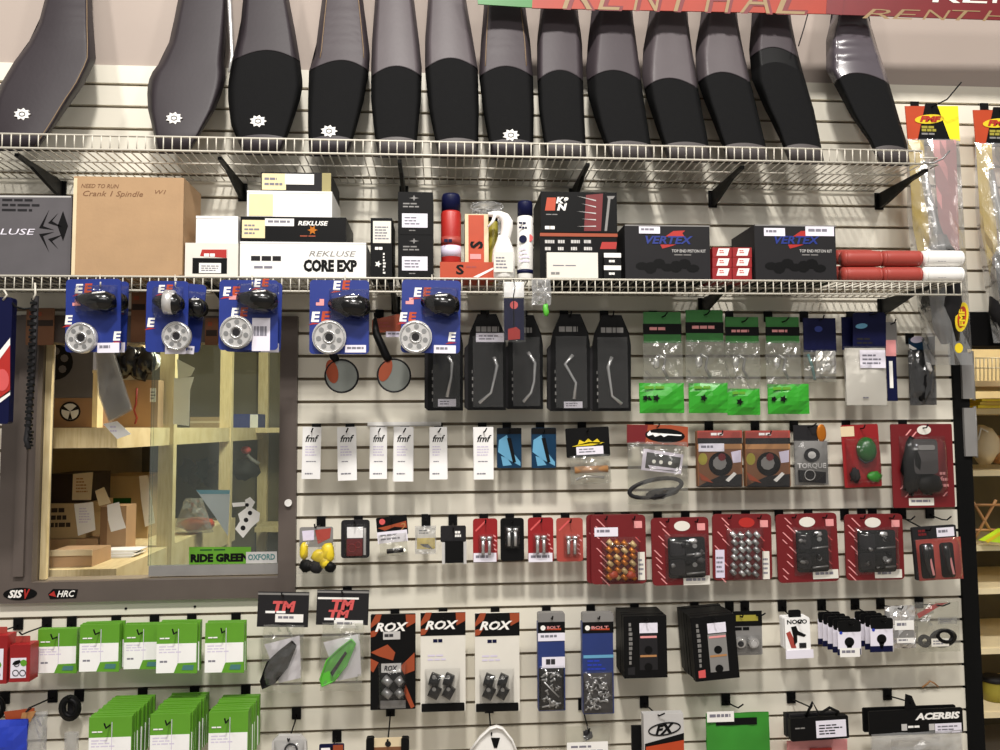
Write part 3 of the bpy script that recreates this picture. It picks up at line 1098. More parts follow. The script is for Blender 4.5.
def vertex(label, x0, x1, stick):
    t = onshelf('piston_kit_box', label, 'box', x0, 225, x1, .275, .2, 'charcoal')
    w_ = x1 - x0
    cx = x0 + w_ * .58
    t.text('VERTEX', x0 + w_ * .24, 236, x0 + w_ * .80, 244, 'blue', .0014, .03, .25)
    t.poly('red_swoosh', [(cx - 9, 236.5), (cx - 1, 231), (cx + 11, 230.5), (cx + 8, 233), (cx + 10, 236.5)], 'redbright', .0008, .0005)
    t.poly('red_swoosh', [(cx - 14, 244.5), (cx + 2, 244.5), (cx - 6, 247), (cx - 12, 248.5)], 'redbright', .0008, .0005)
    t.text('TOP END PISTON KIT', x0 + w_ * .55, 249.5, x0 + w_ * .95, 252.5, 'paleplastic', .0008, .01)
    t.lines(x0 + w_ * .58, 254.5, x0 + w_ * .93, 256.5, 1, 'greyplastic', .0008)
    for q in range(7):
        t.disc('engine_picture', x0 + w_ * (.2 + .1 * q), 266 + 2.5 * math.sin(q * 2.3), 6.5, 'black', .0006 + q * .00008, .0003, ry=4 + (q * 5) % 3, n=9)
    t.panel('lid_edge', x0, 225, x1, 226.3, 'greyplastic', .001, .001)
    for a, b, c, e in stick:
        t.label(a, b, c, e, .002, 'label', 1)
    return t


vertex('dark piston kit box with one white sticker and blue lettering', 625, 710, ((639, 226.5, 660, 233.5),))
vertex('dark piston kit box with two white stickers on its top edge', 755, 836, ((764, 228, 785, 236), (805.5, 226.5, 834, 236)))
tops = {}
for c in range(2):
    base = None
    for r_ in range(3):
        a = 712.5 + c * 20
        t = onshelf('small_carton', ('bottom', 'middle', 'top')[r_] + ' little red and white carton of the column beside the ' + ('one', 'two')[c] + '-sticker piston box', 'box', a, 267.4 - r_ * 10, a + 19.3, .27, .1, 'red', base, 'little red and white cartons')
        t.poly('white_panel', [(a + 6, 268.4 - r_ * 10), (a + 17, 268.4 - r_ * 10), (a + 15, 275.6 - r_ * 10), (a + 4, 275.6 - r_ * 10)], 'white', .001, .0008)
        t.lines(a + 7, 270 - r_ * 10, a + 14, 274 - r_ * 10, 2, 'pinkred', .0022)
        base = t.top


def roll(label, x0, x1, cy, rp, m, d, group, rings=3):
    t = T('foam_roll', label, 'roll', (x0 + x1) / 2, cy + rp, d, group)
    n = 12
    pts, rs = [], []
    k = t.mpp(x0, cy)
    for i in range(n + 1):
        u = i / n
        pts.append((x0 + (x1 - x0) * u, cy, 0))
        e = min(u, 1 - u)
        rs.append(k * rp * (1.0 if e > .1 else .82 + 1.8 * e))
    t.tube('roll', pts, rs, m, 14)
    for a in (x0 + 2, x1 - 2):
        t.tube('end_wrap', [(a - 1, cy, 0), (a + 1, cy, 0)], k * rp * .97, m, 14)
    return t


zr = [Q((P(880, 270, .25).x, -.25, DZ + .0252))[1], 0]
rp = 7.9
for r_ in range(2):
    cy = zr[0] - r_ * (2 * rp + .4)
    for c in range(2):
        a = 841.5 + c * 39.5
        roll(('lower', 'upper')[r_] + (' red wrapped roll against the two-sticker piston box', ' red wrapped roll against the white rolls')[c], a, a + 38.5, cy, rp, 'brick', .25, 'red wrapped rolls')
        if c == 0:
            roll(('lower', 'upper')[r_] + ' red wrapped roll half hidden behind the front red rolls', a - 7, a + 30, cy - 1.5, rp * .93, 'brick', .19, 'red wrapped rolls')
    t = roll(('upper' if r_ else 'lower') + ' white wrapped roll at the shelf end', 921.5, 961, cy, rp, 'white', .25, 'white wrapped rolls')
    t.lines(938, cy - 1, 950, cy + 4, 2, 'print', .0235)


# ------------------------------------------------------------------ blue packs hung on the lower shelf rail
def lip_hook(label, px, py, d, b=-.05):
    t = T('rail_hook', 'white ' + label, 'hook', px, py, d, 'white rail hooks')
    t.tube('wire', [(px, py - 7, b), (px, py - 9, b + .02), (px, py - 6, -.012), (px, py, -.002), (px + .5, py + 2, .01), (px + .5, py - 2, .016)], .002, 'wire')
    return t


def ee_pack(label, x0, y0, x1, y1, d, disc, dev, es, tagbox, rot=0, grp='blue clutch cover packs on the shelf rail', silver=False, flag=None):
    t = T('blue_parts_pack', label, 'pack', (x0 + x1) / 2, y0 + 2, d, grp, rot)
    t.panel('card', x0, y0, x1, y1, 'blue', 0, .004, 4)
    for (x, y, s, two) in es:
        t.text('E', x, y - s * 1.15, x + s * 1.0, y, 'white', .0008, .04, .1)
        if two:
            t.text('E', x + s * 1.12, y - s * 1.2, x + s * 2.15, y - s * .06, 'orange', .0008, .04, .1)
        t.poly('logo_swoosh', [(x - 3, y + 3), (x + s * .2, y + .6), (x + s * 1.1, y + 1.4), (x + s * .2, y + 2.4)], 'redbright', .0008, .0005)
    if flag:
        t.panel('flag_print', flag[0], flag[1], flag[0] + 8, flag[1] + 6.5, 'pink', .0008, .0005)
        t.panel('flag_print', flag[0], flag[1], flag[0] + 3.5, flag[1] + 3.2, 'blue', .0014, .0005)
    if dev:
        cx, cy, a, b = dev
        a, b = a * 1.12, b * 1.2
        k = t.mpp(cx, cy)
        t.tube('throttle_body', [(cx - a, cy - 1, .012), (cx - a * .82, cy - 1, .024), (cx - a * .2, cy + .5, .03), (cx + a * .55, cy + 2, .03), (cx + a, cy + 1.5, .018)], [k * b * .5, k * b * .55, k * b * .9, k * b, k * b * .7], 'blackgloss', 12)
        t.disc('bore', cx - a - .5, cy - 1, b * .42, 'blackmatte', .02, .004, n=12)
        t.tube('shine_edge', [(cx - a * .75, cy - b * .42, .036), (cx - a * .2, cy - b * .62, .036 + k * b * .45), (cx + a * .45, cy - b * .72, .036 + k * b * .5)], [.0012, .003, .0022], 'white')  # white strip drawn as a highlight on the black body
        if silver:
            t.tube('silver_band', [(cx - 3.5, cy, .03), (cx + 5, cy + .5, .03)], k * b * 1.1, 'aluminium', 14)
        t.blister('blister', cx - a - 4, cy - b - 4, cx + a + 3, cy + b + 4, 'blister', .001, .055)
    cx, cy, r = disc
    e = t.disc('alloy_disc', cx, cy, r, 'aluminium', .016, .014, n=26)
    t.ring('disc_rim', cx, cy, r * .9, .0025, 'silver', .0175, n=24, parent=e)
    for q in range(7):
        a = q * 2 * math.pi / 7 + .3
        t.disc('disc_slot', cx + r * .62 * math.cos(a), cy + r * .62 * math.sin(a), r * .16, 'steel', .0172, .002, n=8, parent=e)
    t.disc('disc_bore', cx, cy, r * .24, 'charcoal', .018, .003, n=12, parent=e)
    t.ring('disc_boss', cx, cy, r * .34, .0022, 'silver', .019, n=14, parent=e)
    t.label(*tagbox, .0012, 'label', 1)
    return t


ee_pack('blue pack nearest the hanging black chain, silver disc low on its edge', 65, 279, 120, 352, .405, (79.5, 337.5, 15.5), (97, 300, 15, 9), ((75, 293, 8, 1), (64, 324, 8, 0), (112, 341, 8, 0)), (96, 343, 118, 353), -1, flag=(72, 299))
t = ee_pack('blue pack tucked behind the one nearest the hanging chain', 72, 281, 128, 352, .325, (92, 338, 13), (112, 300, 12, 9), ((118, 312, 7, 0),), (106, 342, 126, 352), 1)
ee_pack('blue pack with a bright silver band round its black fitting', 146, 281, 188, 352, .405, (176, 336, 14.5), (169, 302, 10, 9.5), ((147, 327, 8, 0), (158, 293, 7, 1)), (165, 343, 186, 354), 0, silver=True)
ee_pack('blue pack turned askew behind the silver-banded pack', 160, 283, 206, 351, .325, (147 + 20, 338, 12), (196, 305, 9, 9), ((184, 333, 8, 0),), (188, 345, 200, 353), 5)
ee_pack('blue pack with a tall white tag strip over the stockroom window', 219, 280, 278, 350, .405, (236, 332, 16.5), (258, 299, 15, 9.5), ((223, 296, 8, 1), (231, 317, 8, 1), (254, 287, 7, 1)), (252, 318, 270, 351), 0, flag=(229, 293))
t = ee_pack('blue pack partly showing behind the white tag strip pack', 226, 282, 282, 352, .325, (250, 337, 13), None, ((272, 300, 7, 0),), (262, 343, 280, 352), 1)
ee_pack('blue pack hanging above the short-armed round mirror with silver disc', 309.5, 280, 369, 354, .345, (329, 337, 17), (350, 305, 15, 10), ((311, 322, 9, 1), (333, 290, 8, 1)), (345, 345, 366, 352.5), 0, flag=(316, 299))
ee_pack('blue pack overlapping the black lever bags', 402, 280, 461, 353, .345, (416.5, 337, 16.5), (441, 303, 13, 10), ((414, 297, 8, 1), (400, 322, 8, 1), (449, 341, 8, 0)), (435, 345, 457, 353), 1, flag=(406, 298))
for px, w_ in ((100, 'first blue pack'), (175, 'silver-banded blue pack'), (252, 'tag strip blue pack'), (345, 'blue pack over the mirror'), (432, 'blue pack over the lever bags')):
    lip_hook('hook on the shelf rail behind the ' + w_, px, 284, .325 if px > 300 else .40, -.05 if px > 300 else -.105)

for x0, y0, x1, y1, w_ in ((26, 308, 54, 345, 'black chain'), (131, 292, 146, 342, 'chain-side blue packs'), (205, 318, 218, 345, 'askew blue pack')):
    t = T('header_card', 'dull orange-brown header card hanging behind the ' + w_, 'card', (x0 + x1) / 2, y0 + 2, .06, 'orange-brown header cards')
    t.panel('card', x0, y0, x1, y1, 'brown', 0, .003, 1)
    t.panel('dark_print', x0 + 1, y0 + 12, x1 - 1, y0 + 18, 'darkbrown', .001, .0008)
    t.lines(x0 + 3, y0 + 4, x1 - 3, y0 + 9, 1, 'orange_dark', .001, 'logo', frac=.8)

# chain and strap hanging from the rail on the left
t = T('hanging_chain', 'long black chain hanging from the shelf rail by the window', 'chain', 34, 292, .33)
t.tube('hanger', [(35, 283, 0), (35.5, 294, .004), (33, 300, .0)], .003, 'wire')
for i in range(44):
    y = 298 + i * 3.4
    x = 33.5 - i * .16 + (1.2 if i > 38 else 0)
    t.panel('link', x - (3.4 if i % 2 else 2.4), y, x + (3.4 if i % 2 else 2.4), y + 3.0, 'blackgloss' if i % 2 else 'black', .004 if i % 2 else 0, .012, 1)
t.tube('strap', [(36.5, 296, -.004), (34, 360, -.006), (29, 420, -.004), (26, 440, 0), (29, 449, .006)], .007, 'charcoal', 8)
t.tube('cable', [(12.5, 303, 0), (16, 307, .005), (24, 309, .005), (33, 308, 0)], .003, 'black')
t = T('jersey_bag', 'navy pouch with red and white chevron hanging by the chain', 'pouch', 0, 300, .33)
t.panel('pouch', -45, 297, 10.5, 424, 'navy', 0, .025, 3)
t.poly('white_chevron', [(-20, 375), (10, 338), (10, 345), (-20, 388)], 'white', .001, .0008)
t.poly('red_chevron', [(-20, 386), (10, 345), (10, 392), (-20, 412)], 'redbright', .001, .0008)
t.poly('white_chevron', [(-20, 412), (10, 390), (10, 395), (-20, 418)], 'white', .001, .0008)
t.disc('round_print', 2, 380, 7, 'pinkred', .002, .0008, ry=11)
t.tube('hanger', [(4, 290, 0), (7, 295, .004), (3, 300, 0)], .003, 'wire')

# clear sachet and its neighbour on the rail
t = T('clear_sachet', 'clear sachet with navy insert and red label on the shelf rail', 'sachet', 514, 283, .335)
t.bag('bag', 502.5, 281, 525.5, 342, 'blister', .004, .006, .002, 7, 3)
t.panel('insert', 504, 298, 524, 340, 'navy', 0, .001)
t.panel('white_top', 504, 282, 524, 297, 'paper', 0, .001)
t.disc('round_print', 514, 305, 4, 'pinkred', .001, .0006)
t.poly('red_label', [(508, 329), (516, 327), (520, 330), (520, 339), (508, 340)], 'redbright', .001, .0006)
t.tube('cord', [(513.5, 279, .002), (515, 286, .003), (513.5, 296, .002), (514, 327, .002)], .0015, 'black')
t = T('crumpled_bag', 'small crumpled clear bag with green glint on the shelf rail', 'bag', 542, 285, .33)
t.bag('bag', 532, 279, 551, 305, 'clearheavy', .0, .012, .006, 6, 8)
t.lump('green_part', 546, 310, 3, 6, .006, 'greenpart', 0, .25, 2)
t.tube('hanger', [(540, 280, .0), (545, 292, .004), (546, 304, 0)], .002, 'steel')

# ------------------------------------------------------------------ round mirrors
for cx, cy, ax, ay, ori, lab in ((341.5, 376, 333, 350, -12, 'round bar-end mirror with short arm and orange decal'), (394, 375.5, 376, 333, 20, 'round bar-end mirror with long black arm and orange decal')):
    t = T('bar_end_mirror', lab, 'mirror', ax, ay - 12, .20, 'round bar-end mirrors')
    t.tube('arm', [(ax - 1, ay - 14, -.02), (ax, ay, 0), (cx - 8, cy - 20, 0), (cx - 5, cy - 15, -.004)], [.006, .012, .013, .012], 'black', 8)
    h = t.disc('housing', cx, cy, 17, 'charcoal', 0, .018, n=28)
    t.ring('rim', cx, cy, 16.5, .0028, 'charcoal', .001, n=28)
    t.disc('mirror_glass', cx, cy, 15.6, 'mirrorglass', .0012, .002, n=28)
    t.disc('oval_decal', cx - 10.5 + (1 if ori < 0 else 2), cy - 4.5 + (0 if ori < 0 else -1), 6, 'orange_dark', .0026, .001, ry=12, rot=ori, label='orange oval decal')
hook('black hook carrying the short-armed round mirror', 333, 331, .18)
hook('black hook carrying the long-armed round mirror', 375, 318, .18)
t = T('header_card', 'small orange-brown header card behind the long-armed mirror', 'card', 386, 316, .14)
t.poly('card', [(372, 320), (398, 314), (404, 316), (404, 331), (372, 333)], 'orange_dark', 0, .002)
t.lines(376, 322, 398, 329, 2, 'brick', .0008)
t.label(386, 331.5, 405, 337, .001, 'lilac', 1)

# ------------------------------------------------------------------ black lever bags
def lever(label, x0, y0, x1, y1, d, pts, lab=None, txt=None, sharp=6):
    t = T('lever_bag', label, 'lever pack', (x0 + x1) / 2, y0 + 4, d, 'black brake and clutch lever bags')
    c = t.poly('pouch', [(x0 + sharp * 1.6, y0), (x1 - sharp * 1.6, y0), (x1 - 2, y0 + 18), (x1, y0 + 30), (x1, y1), (x0, y1), (x0, y0 + 30), (x0 + 2, y0 + 18)], 'black', 0, .016)
    t.poly('gusset', [(x0 - 3.5, y0 + 34), (x0, y0 + 30), (x0, y1), (x0 - 3.5, y1 - 3)], 'charcoal', -.004, .02)
    t.tube('lever', [(p[0], p[1], .008) for p in pts], [.0065, .0055] + [.0042] * (len(pts) - 3) + [.006], 'silver', 8)
    t.lines(x0 + 8, y0 + 12.5, x1 - 7, y0 + 18, 1, 'greyplastic', .0008, 'header_print', frac=.95, seed=int(x0)) if txt else None
    t.lines(x0 + 4, y0 + 56, x0 + 6, y1 - 5, 5, 'greyplastic', .0008, 'spine_print')
    if lab:
        t.label(*lab, .0015, 'label', 2)
    t.bag('film', x0 + 5, y0 + 22, x1 - 3, y1 - 3, 'blister', .014, .004, .0012, 6, int(x0))
    return t


lever('black lever bag half covered by the blue pack', 428, 314, 463, 410.5, .13, [(448, 356), (452, 363), (451, 378), (447, 397)], (438, 399, 456, 406.5))
lever('black lever bag with white label under its header', 468, 314, 506, 410, .13, [(494, 357), (497, 366), (494, 380), (491, 393), (479, 403)], (476, 333, 504, 342), True)
lever('black lever bag behind the clear sachet', 508, 315, 543, 409, .115, [(528, 352), (535, 363), (534, 382), (531, 393), (523, 402)], None, True)
lever('black lever bag with white label at its lower edge', 551, 314, 590, 411, .13, [(573, 355), (565, 364), (576, 383), (574, 399)], (564, 401.5, 582.5, 408), True)
lever('black lever bag next to the green header cards', 593, 315, 631, 411, .13, [(612, 357), (608, 367), (611, 388), (612, 396), (622, 404)], None, True)
for px, w_ in ((447, 'lever bag under the blue pack'), (487, 'label-topped lever bag'), (526, 'lever bag behind the sachet'), (570, 'lever bag with a low label'), (612, 'lever bag by the green headers')):
    hook('black hook carrying the ' + w_, px, 316, .13)


# ------------------------------------------------------------------ green header bags
def green_bag(label, hx0, hy0, hx1, hy1, gx0, gy0, gx1, gy1, d, rot=0, seed=1, extra=0):
    t = T('green_header_bag', label, 'parts bag', (hx0 + hx1) / 2, hy0 + 2, d, 'bags with green header cards', rot)
    t.panel('header_card', hx0, hy0, hx1, hy1, 'greenheader', 0, .003)
    b = (hy1 - hy0)
    t.panel('black_band', hx0 - .5, hy0 + b * .38, hx1 + .5, hy0 + b * .72, 'black', .001, .001)
    t.lines(hx0 + 6, hy0 + b * .49, hx1 - 4, hy0 + b * .59, 1, 'pink', .0022, 'band_print', frac=.95, seed=seed)
    t.bag('clear_bag', hx0, hy1 - 2, hx1 + 2, gy0 + 5, 'clear', .004, .012, .005, 8, seed)
    cx = (hx0 + hx1) / 2
    t.tube('metal_clip', [(cx - 4, hy1 + 12, .004), (cx + 3, hy1 + 16, .006), (cx + 1, hy1 + 26, .006), (cx + 6, hy1 + 36, .004)], .005, 'steel')
    t.lump('metal_bush', cx - 6, hy1 + 20, 3.5, 6, .006, 'silver', .005, .2, seed)
    e = t.bag('green_sleeve', gx0, gy0, gx1, gy1, 'greenpack', .004, .016, .002, 7, seed + 3, flat=True)
    t.star('logo', gx0 + (gx1 - gx0) * .38, (gy0 + gy1) / 2, 4, 2, 5, 'black', .0225, .001, parent=e)
    t.lines(gx0 + 5, gy0 + 3, gx1 - 5, gy0 + 6, 1, 'green', .0175, 'pale_strip', e, .9)
    if extra:
        for q in range(extra):
            t.star('logo', gx0 + 6 + q * 5, (gy0 + gy1) / 2, 3, 2, 5, 'black', .015, .001, parent=e)
    hook('black hook carrying the ' + label, cx, hy0 + 5, d, side=.01)
    return t


green_bag('green header bag with twin sleeve marks by the lever bags', 643.5, 312, 681, 343, 639.5, 383, 684, 413, .12, 0, 1, 2)
green_bag('green header bag with a wide single-mark sleeve', 686, 310, 723, 342, 689, 383, 728, 413, .12, 0, 5)
green_bag('green header bag with the smallest sleeve', 725.5, 317, 758.5, 343, 727.5, 388.5, 760, 415, .12, 0, 9)
green_bag('green header bag with ragged-edged sleeve beside the navy packs', 766, 317, 799, 343, 768, 384, 809, 414, .12, 0, 13, 1)

# ------------------------------------------------------------------ navy header packs
t = T('navy_header_bag', 'navy header bag of small metal parts beside the green headers', 'parts bag', 820, 318, .12, 'packs with navy header cards')
t.panel('header_card', 803.5, 318, 836, 352, 'navy', 0, .003)
t.disc('oval_logo', 818.5, 329, 4, 'blue', .001, .0006, ry=3)
t.bag('clear_bag', 804, 350, 836, 382, 'clear', .003, .012, .005, 8, 21)
t.bag('foil_pouch', 816, 351, 836, 374, 'foil', .004, .006, .004, 7, 22)
t.tube('fitting', [(808, 354, 0), (812, 366, .002), (815, 380, .002)], .005, 'teal')
hook('black hook carrying the navy bag of small metal parts', 820, 320, .12)
t = T('navy_header_pack', 'navy header pack with pale pouch and white label', 'pack', 867, 316, .13, 'packs with navy header cards')
t.poly('header_card', [(853, 314), (856, 312.5), (884, 312.5), (886, 316), (886, 348), (853, 348)], 'navy', 0, .003)
t.disc('oval_logo', 861.5, 326, 6, 'skyblue', .001, .0006, ry=2.6, rot=-6)
t.lines(857, 338, 880, 346, 2, 'charcoal', .001)
t.bag('pouch', 846, 348, 886, 405, 'offwhite', .003, .010, .0012, 7, 31, flat=False)
t.label(860, 350, 885.5, 368, .016, 'label', 3)
t.lines(863, 397, 873, 400, 1, 'print', .011)
t.bag('clear_film', 845, 346, 887, 406, 'blister', .005, .014, .002, 7, 33)
hook('black hook carrying the navy pack with pale pouch', 870, 315, .13, side=.02)
t = T('navy_header_pack', 'dark navy header pack turned edge-on behind the pale pouch pack', 'pack', 848, 317, .10, 'packs with navy header cards')
t.panel('header_card', 842, 317, 856, 350, 'navy', 0, .003)
t.panel('pouch', 845, 350, 858, 402, 'offwhite', -.002, .004)
t = T('strip_pack', 'narrow blue and white strip pack beside the pale pouch', 'pack', 891, 322, .11)
t.panel('header_card', 885, 322, 897, 353, 'greyplastic', 0, .003)
t.panel('red_band', 885.5, 340, 896, 356, 'pink', .001, .0008)
t.panel('blue_strip', 887, 356, 897, 401, 'navy', 0, .003)
t.panel('white_strip', 889.5, 361, 893, 388, 'white', .001, .0008)
hook('black hook carrying the narrow strip pack', 891, 324, .11)
t = T('glove_pack', 'dark bagged part with blue oval header card', 'parts bag', 922, 340, .075)
t.poly('header_card', [(909, 338), (935, 336), (935, 350), (912, 352), (909, 346)], 'deepblue', 0, .003)
t.disc('oval_logo', 917, 339.5, 6.5, 'lilac', .001, .0006, ry=3.4, rot=-6)
t.poly('white_swoosh', [(909, 344), (917, 349), (913, 350), (909, 348)], 'white', .001, .0006)
t.lump('black_part', 922, 376, 9, 26, .02, 'black', .004, .12, 7, nu=12, nv=10)
t.lump('black_part', 927, 362, 6, 12, .018, 'charcoal', .008, .2, 9)
t.bag('clear_bag', 909.5, 350, 936, 405, 'smoke', .006, .02, .004, 8, 44)
t.lump('white_clip', 929, 367, 2.4, 5, .006, 'paleplastic', .026, .2, 3, rot=-20)
hook('black hook carrying the dark bagged part', 922, 340, .075)

# ------------------------------------------------------------------ white swing tags
for n_, (x0, y0, x1, y1, rot, lab) in enumerate(((302.5, 427, 321, 479, .8, 'white swing tag next to the window frame'), (337, 427, 356, 480.5, -1.2, 'slightly skewed white swing tag'), (370, 427, 387, 479, 0, 'white swing tag in the mirror shadow'), (394, 427, 413, 481.5, .4, 'broad white swing tag stack below the long-armed mirror'), (429.5, 427, 447, 479.5, 0, 'white swing tag hanging alone below the lever bags'), (474, 427, 493.5, 479.5, 0, 'thick white swing tag stack beside the blue cards'))):
    d = .10
    t = T('swing_tag', lab, 'tag', (x0 + x1) / 2, y0 + 4, d, 'white swing tags', rot)
    t.panel('card', x0, y0, x1, y1, 'paper', 0, .002)
    t.text('fmf', x0 + 3, y0 + 8, x1 - 2, y0 + 15, 'black', .0008, .02, .3)
    t.lines(x0 + 3, y0 + 19, x1 - 3, y0 + 30, 4, 'lilac', .0008, seed=n_)
    t.lines(x0 + 4, y0 + 34, x1 - 4, y0 + 36, 1, 'print', .0008, seed=n_)
    t.lines(x0 + 3, y0 + 46, x1 - 4, y0 + 49, 1, 'print', .0008, seed=n_ + 4)
    stack(t, 3 if n_ in (3, 5) else 1, .006, 'tag behind the ' + lab, 'white swing tags', ['card'], .0025)
    hook('black hook carrying the ' + lab, (x0 + x1) / 2, y0 + 5, d, side=.008)

t = T('label_strip', 'white plastic label strip in the groove above the swing tags', 'strip', 404, 424, .012)
t.panel('strip', 367.5, 421.8, 441, 425.6, 'white', 0, .010)
t.panel('lip', 367.5, 425.0, 441, 426.2, 'paleplastic', .003, .004)

# ------------------------------------------------------------------ second row, middle
for x0, x1, lab in ((497, 521.5, 'blue picture card with black bar next to the swing tags'), (531.5, 556, 'blue picture card with black bar next to the black card')):
    t = pack('blue_picture_card', lab, 'pack', x0, 428, x1, 468, .10, 'deepblue', 'blue picture cards', hk=lab)
    t.panel('black_header', x0, 428, x1, 434, 'black', .001, .0008)
    t.poly('light_streak', [(x0 + 2, 440), (x0 + 10, 435), (x0 + 14, 450), (x1 - 1, 462), (x1 - 1, 466), (x0 + 12, 460), (x0 + 1, 452)], 'skyblue', .001, .0006)
    t.poly('dark_bar', [(x0 + 10, 438), (x0 + 14, 438), (x0 + 19, 462), (x0 + 16, 463)], 'black', .002, .0008)
    t.poly('light_streak', [(x0 + 4, 456), (x0 + 10, 458), (x0 + 15, 465), (x0 + 6, 466)], 'skyblue', .001, .0006)
    stack(t, 2, .006, 'blue picture cards' + lab[31:], 'blue picture cards', ['card'])
t = pack('black_card_bag', 'black card with yellow lettering over a bagged brown tube', 'parts bag', 565.5, 427.5, 609, 457, .10, 'black', rot=-2.5, hk='black card with yellow lettering', hx=587)
t.poly('yellow_print', [(577, 445), (579, 439.5), (584, 442), (588, 438.5), (592, 442), (597, 439), (601, 444.5), (590, 443.5)], 'yellow', .0008, .0006)
t.poly('yellow_swoosh', [(571, 446), (588, 442), (604, 443), (592, 445.5)], 'yellow', .0008, .0006)
t.label(575.5, 446.5, 602.5, 454.5, .0015, 'label', 2)
t.tube('brown_tube', [(573, 469.5, .004), (606, 469.5, .004)], .0115, 'tan', 12)
t.tube('tube_end', [(574, 479, .004), (584, 476, .004), (602, 478, .004)], .005, 'silver')
t.bag('clear_bag', 569, 455, 609, 484, 'clear', .004, .014, .004, 8, 51)

t = T('hose_bag', 'red header bag with black hose loop and picture card', 'parts bag', 657, 427, .10)
t.poly('header_card', [(627, 424.5), (671, 425), (688, 427), (688, 447), (676, 445), (627, 443)], 'orange_dark', 0, .003)
t.poly('red_patch', [(627, 425), (648, 425), (645, 443), (627, 443)], 'darkred', .001, .0006)
t.disc('black_oval', 665, 435.5, 20, 'black', .0012, .0008, ry=7, rot=3)
t.poly('white_script', [(647, 434), (650, 430.5), (651, 432.6), (682, 434.8), (681, 436), (668, 435.2), (664, 437), (661, 435), (655, 436.8), (653, 434.6), (648, 436)], 'paper', .0024, .0006)
e = t.poly('picture_card', [(643.5, 448.5), (683.5, 454.5), (681, 474), (641, 470)], 'lilac', .002, .001)
t.poly('picture', [(647, 452), (681, 457.5), (678.5, 472), (645, 468)], 'charcoal', .003, .0006, e)
for a in (654, 661, 670):
    t.disc('picture', a, 461.5 + (a - 654) * .1, 2, 'white', .004, .0006, n=8, parent=e)
t.poly('picture', [(648, 465), (679, 469), (677, 471), (650, 468.5)], 'lilac', .004, .0006, e)
t.ring('hose_loop', 655.5, 488, 26.5, .0075, 'charcoal', .006, ry=8.5, rot=-11, n=30)
t.lump('hose_pad', 660, 494, 17, 5, .008, 'charcoal', .004, .2, 5, rot=-11)
t.bag('clear_bag', 628, 442, 688, 504, 'clear', .006, .016, .005, 9, 61)
hook('black hook carrying the hose loop bag', 657, 427, .10)


def orange_pack(lab, x0, x1, stick):
    t = pack('brake_disc_pack', lab, 'pack', x0, 430.5, x1, 487, .11, 'brown', 'brown picture packs', hk=lab, th=.02)
    w_ = x1 - x0
    t.panel('red_header', x0, 430.5, x1, 438, 'brick', .001, .0008)
    t.lines(x0 + w_ * .3, 432.8, x0 + w_ * .78, 435.4, 1, 'paper', .002, 'header_print', frac=.95)
    t.panel('dark_band', x0, 438, x1, 444, 'charcoal', .001, .0008)
    t.panel('tan_band', x0, 444, x1, 449, 'tan', .001, .0008)
    t.disc('round_print', x0 + w_ * .12, 459, 4.5, 'olive', .0012, .0006, ry=6)
    t.disc('clutch_picture', x0 + w_ * .52, 464, 12, 'black', .0014, .0008, ry=12)
    t.disc('clutch_picture', x0 + w_ * .50, 463, 7, 'greyplastic', .0024, .0008, n=9)
    t.disc('clutch_picture', x0 + w_ * .55, 457, 4, 'darkred', .0034, .0006, n=7)
    t.poly('lilac_patch', [(x0 + w_ * .75, 452), (x1 - 1, 450), (x1 - 1, 462), (x0 + w_ * .8, 463)], 'lilac', .0012, .0006)
    t.poly('dark_corner', [(x0 + w_ * .2, 482), (x0 + w_ * .5, 476), (x1, 474), (x1, 487), (x0, 487)], 'charcoal', .0012, .0006)
    t.poly('orange_swoosh', [(x0 + 1, 472), (x0 + 10, 478), (x0 + 16, 483), (x0 + 4, 480)], 'orange_dark', .0018, .0006)
    t.poly('white_picture', [(x0 + w_ * .63, 480), (x0 + w_ * .82, 472), (x0 + w_ * .88, 474), (x0 + w_ * .7, 482)], 'white', .0024, .0006)
    if stick:
        t.label(x0 + 1, 443.5, x0 + w_ * .6, 451.5, .003, 'label', 1)
    t.bag('film', x0 + 1, 431, x1 - 1, 486, 'blister', .004, .008, .002, 6, int(x0))
    return t


orange_pack('brown picture pack carrying a white price sticker', 697.5, 742, True)
orange_pack('brown picture pack without price sticker', 745.5, 790, False)

t = T('sprocket_pack', 'grey printed bag with dark header and orange tag corner', 'parts bag', 810, 428, .11)
t.panel('header_card', 793.5, 425, 818, 441, 'charcoal', 0, .003)
t.lump('orange_tag', 821.5, 433, 5, 8.5, .003, 'amber', .002, .05, 2)
t.bag('bag', 795, 441, 828, 485, 'greyplastic', .002, .012, .0015, 7, 72, flat=False)
t.disc('ring_print', 812, 455, 8, 'charcoal', .016, .0008, ry=7)
t.disc('ring_print', 812, 455, 4, 'paleplastic', .017, .0008, ry=3.6)
t.poly('dark_print', [(798, 470), (826, 472), (826, 483), (799, 482)], 'charcoal', .0125, .0006)
t.text('TORQUE', 797.5, 463, 826, 469, 'paleplastic', .0162, .03)
t.ring('ring_print', 810, 475, 5.2, .0012, 'paleplastic', .016, n=16)
t.bag('clear_film', 793, 440, 830, 487, 'blister', .006, .018, .003, 7, 73)
hook('black hook carrying the grey printed bag', 808, 427, .11, side=.015)

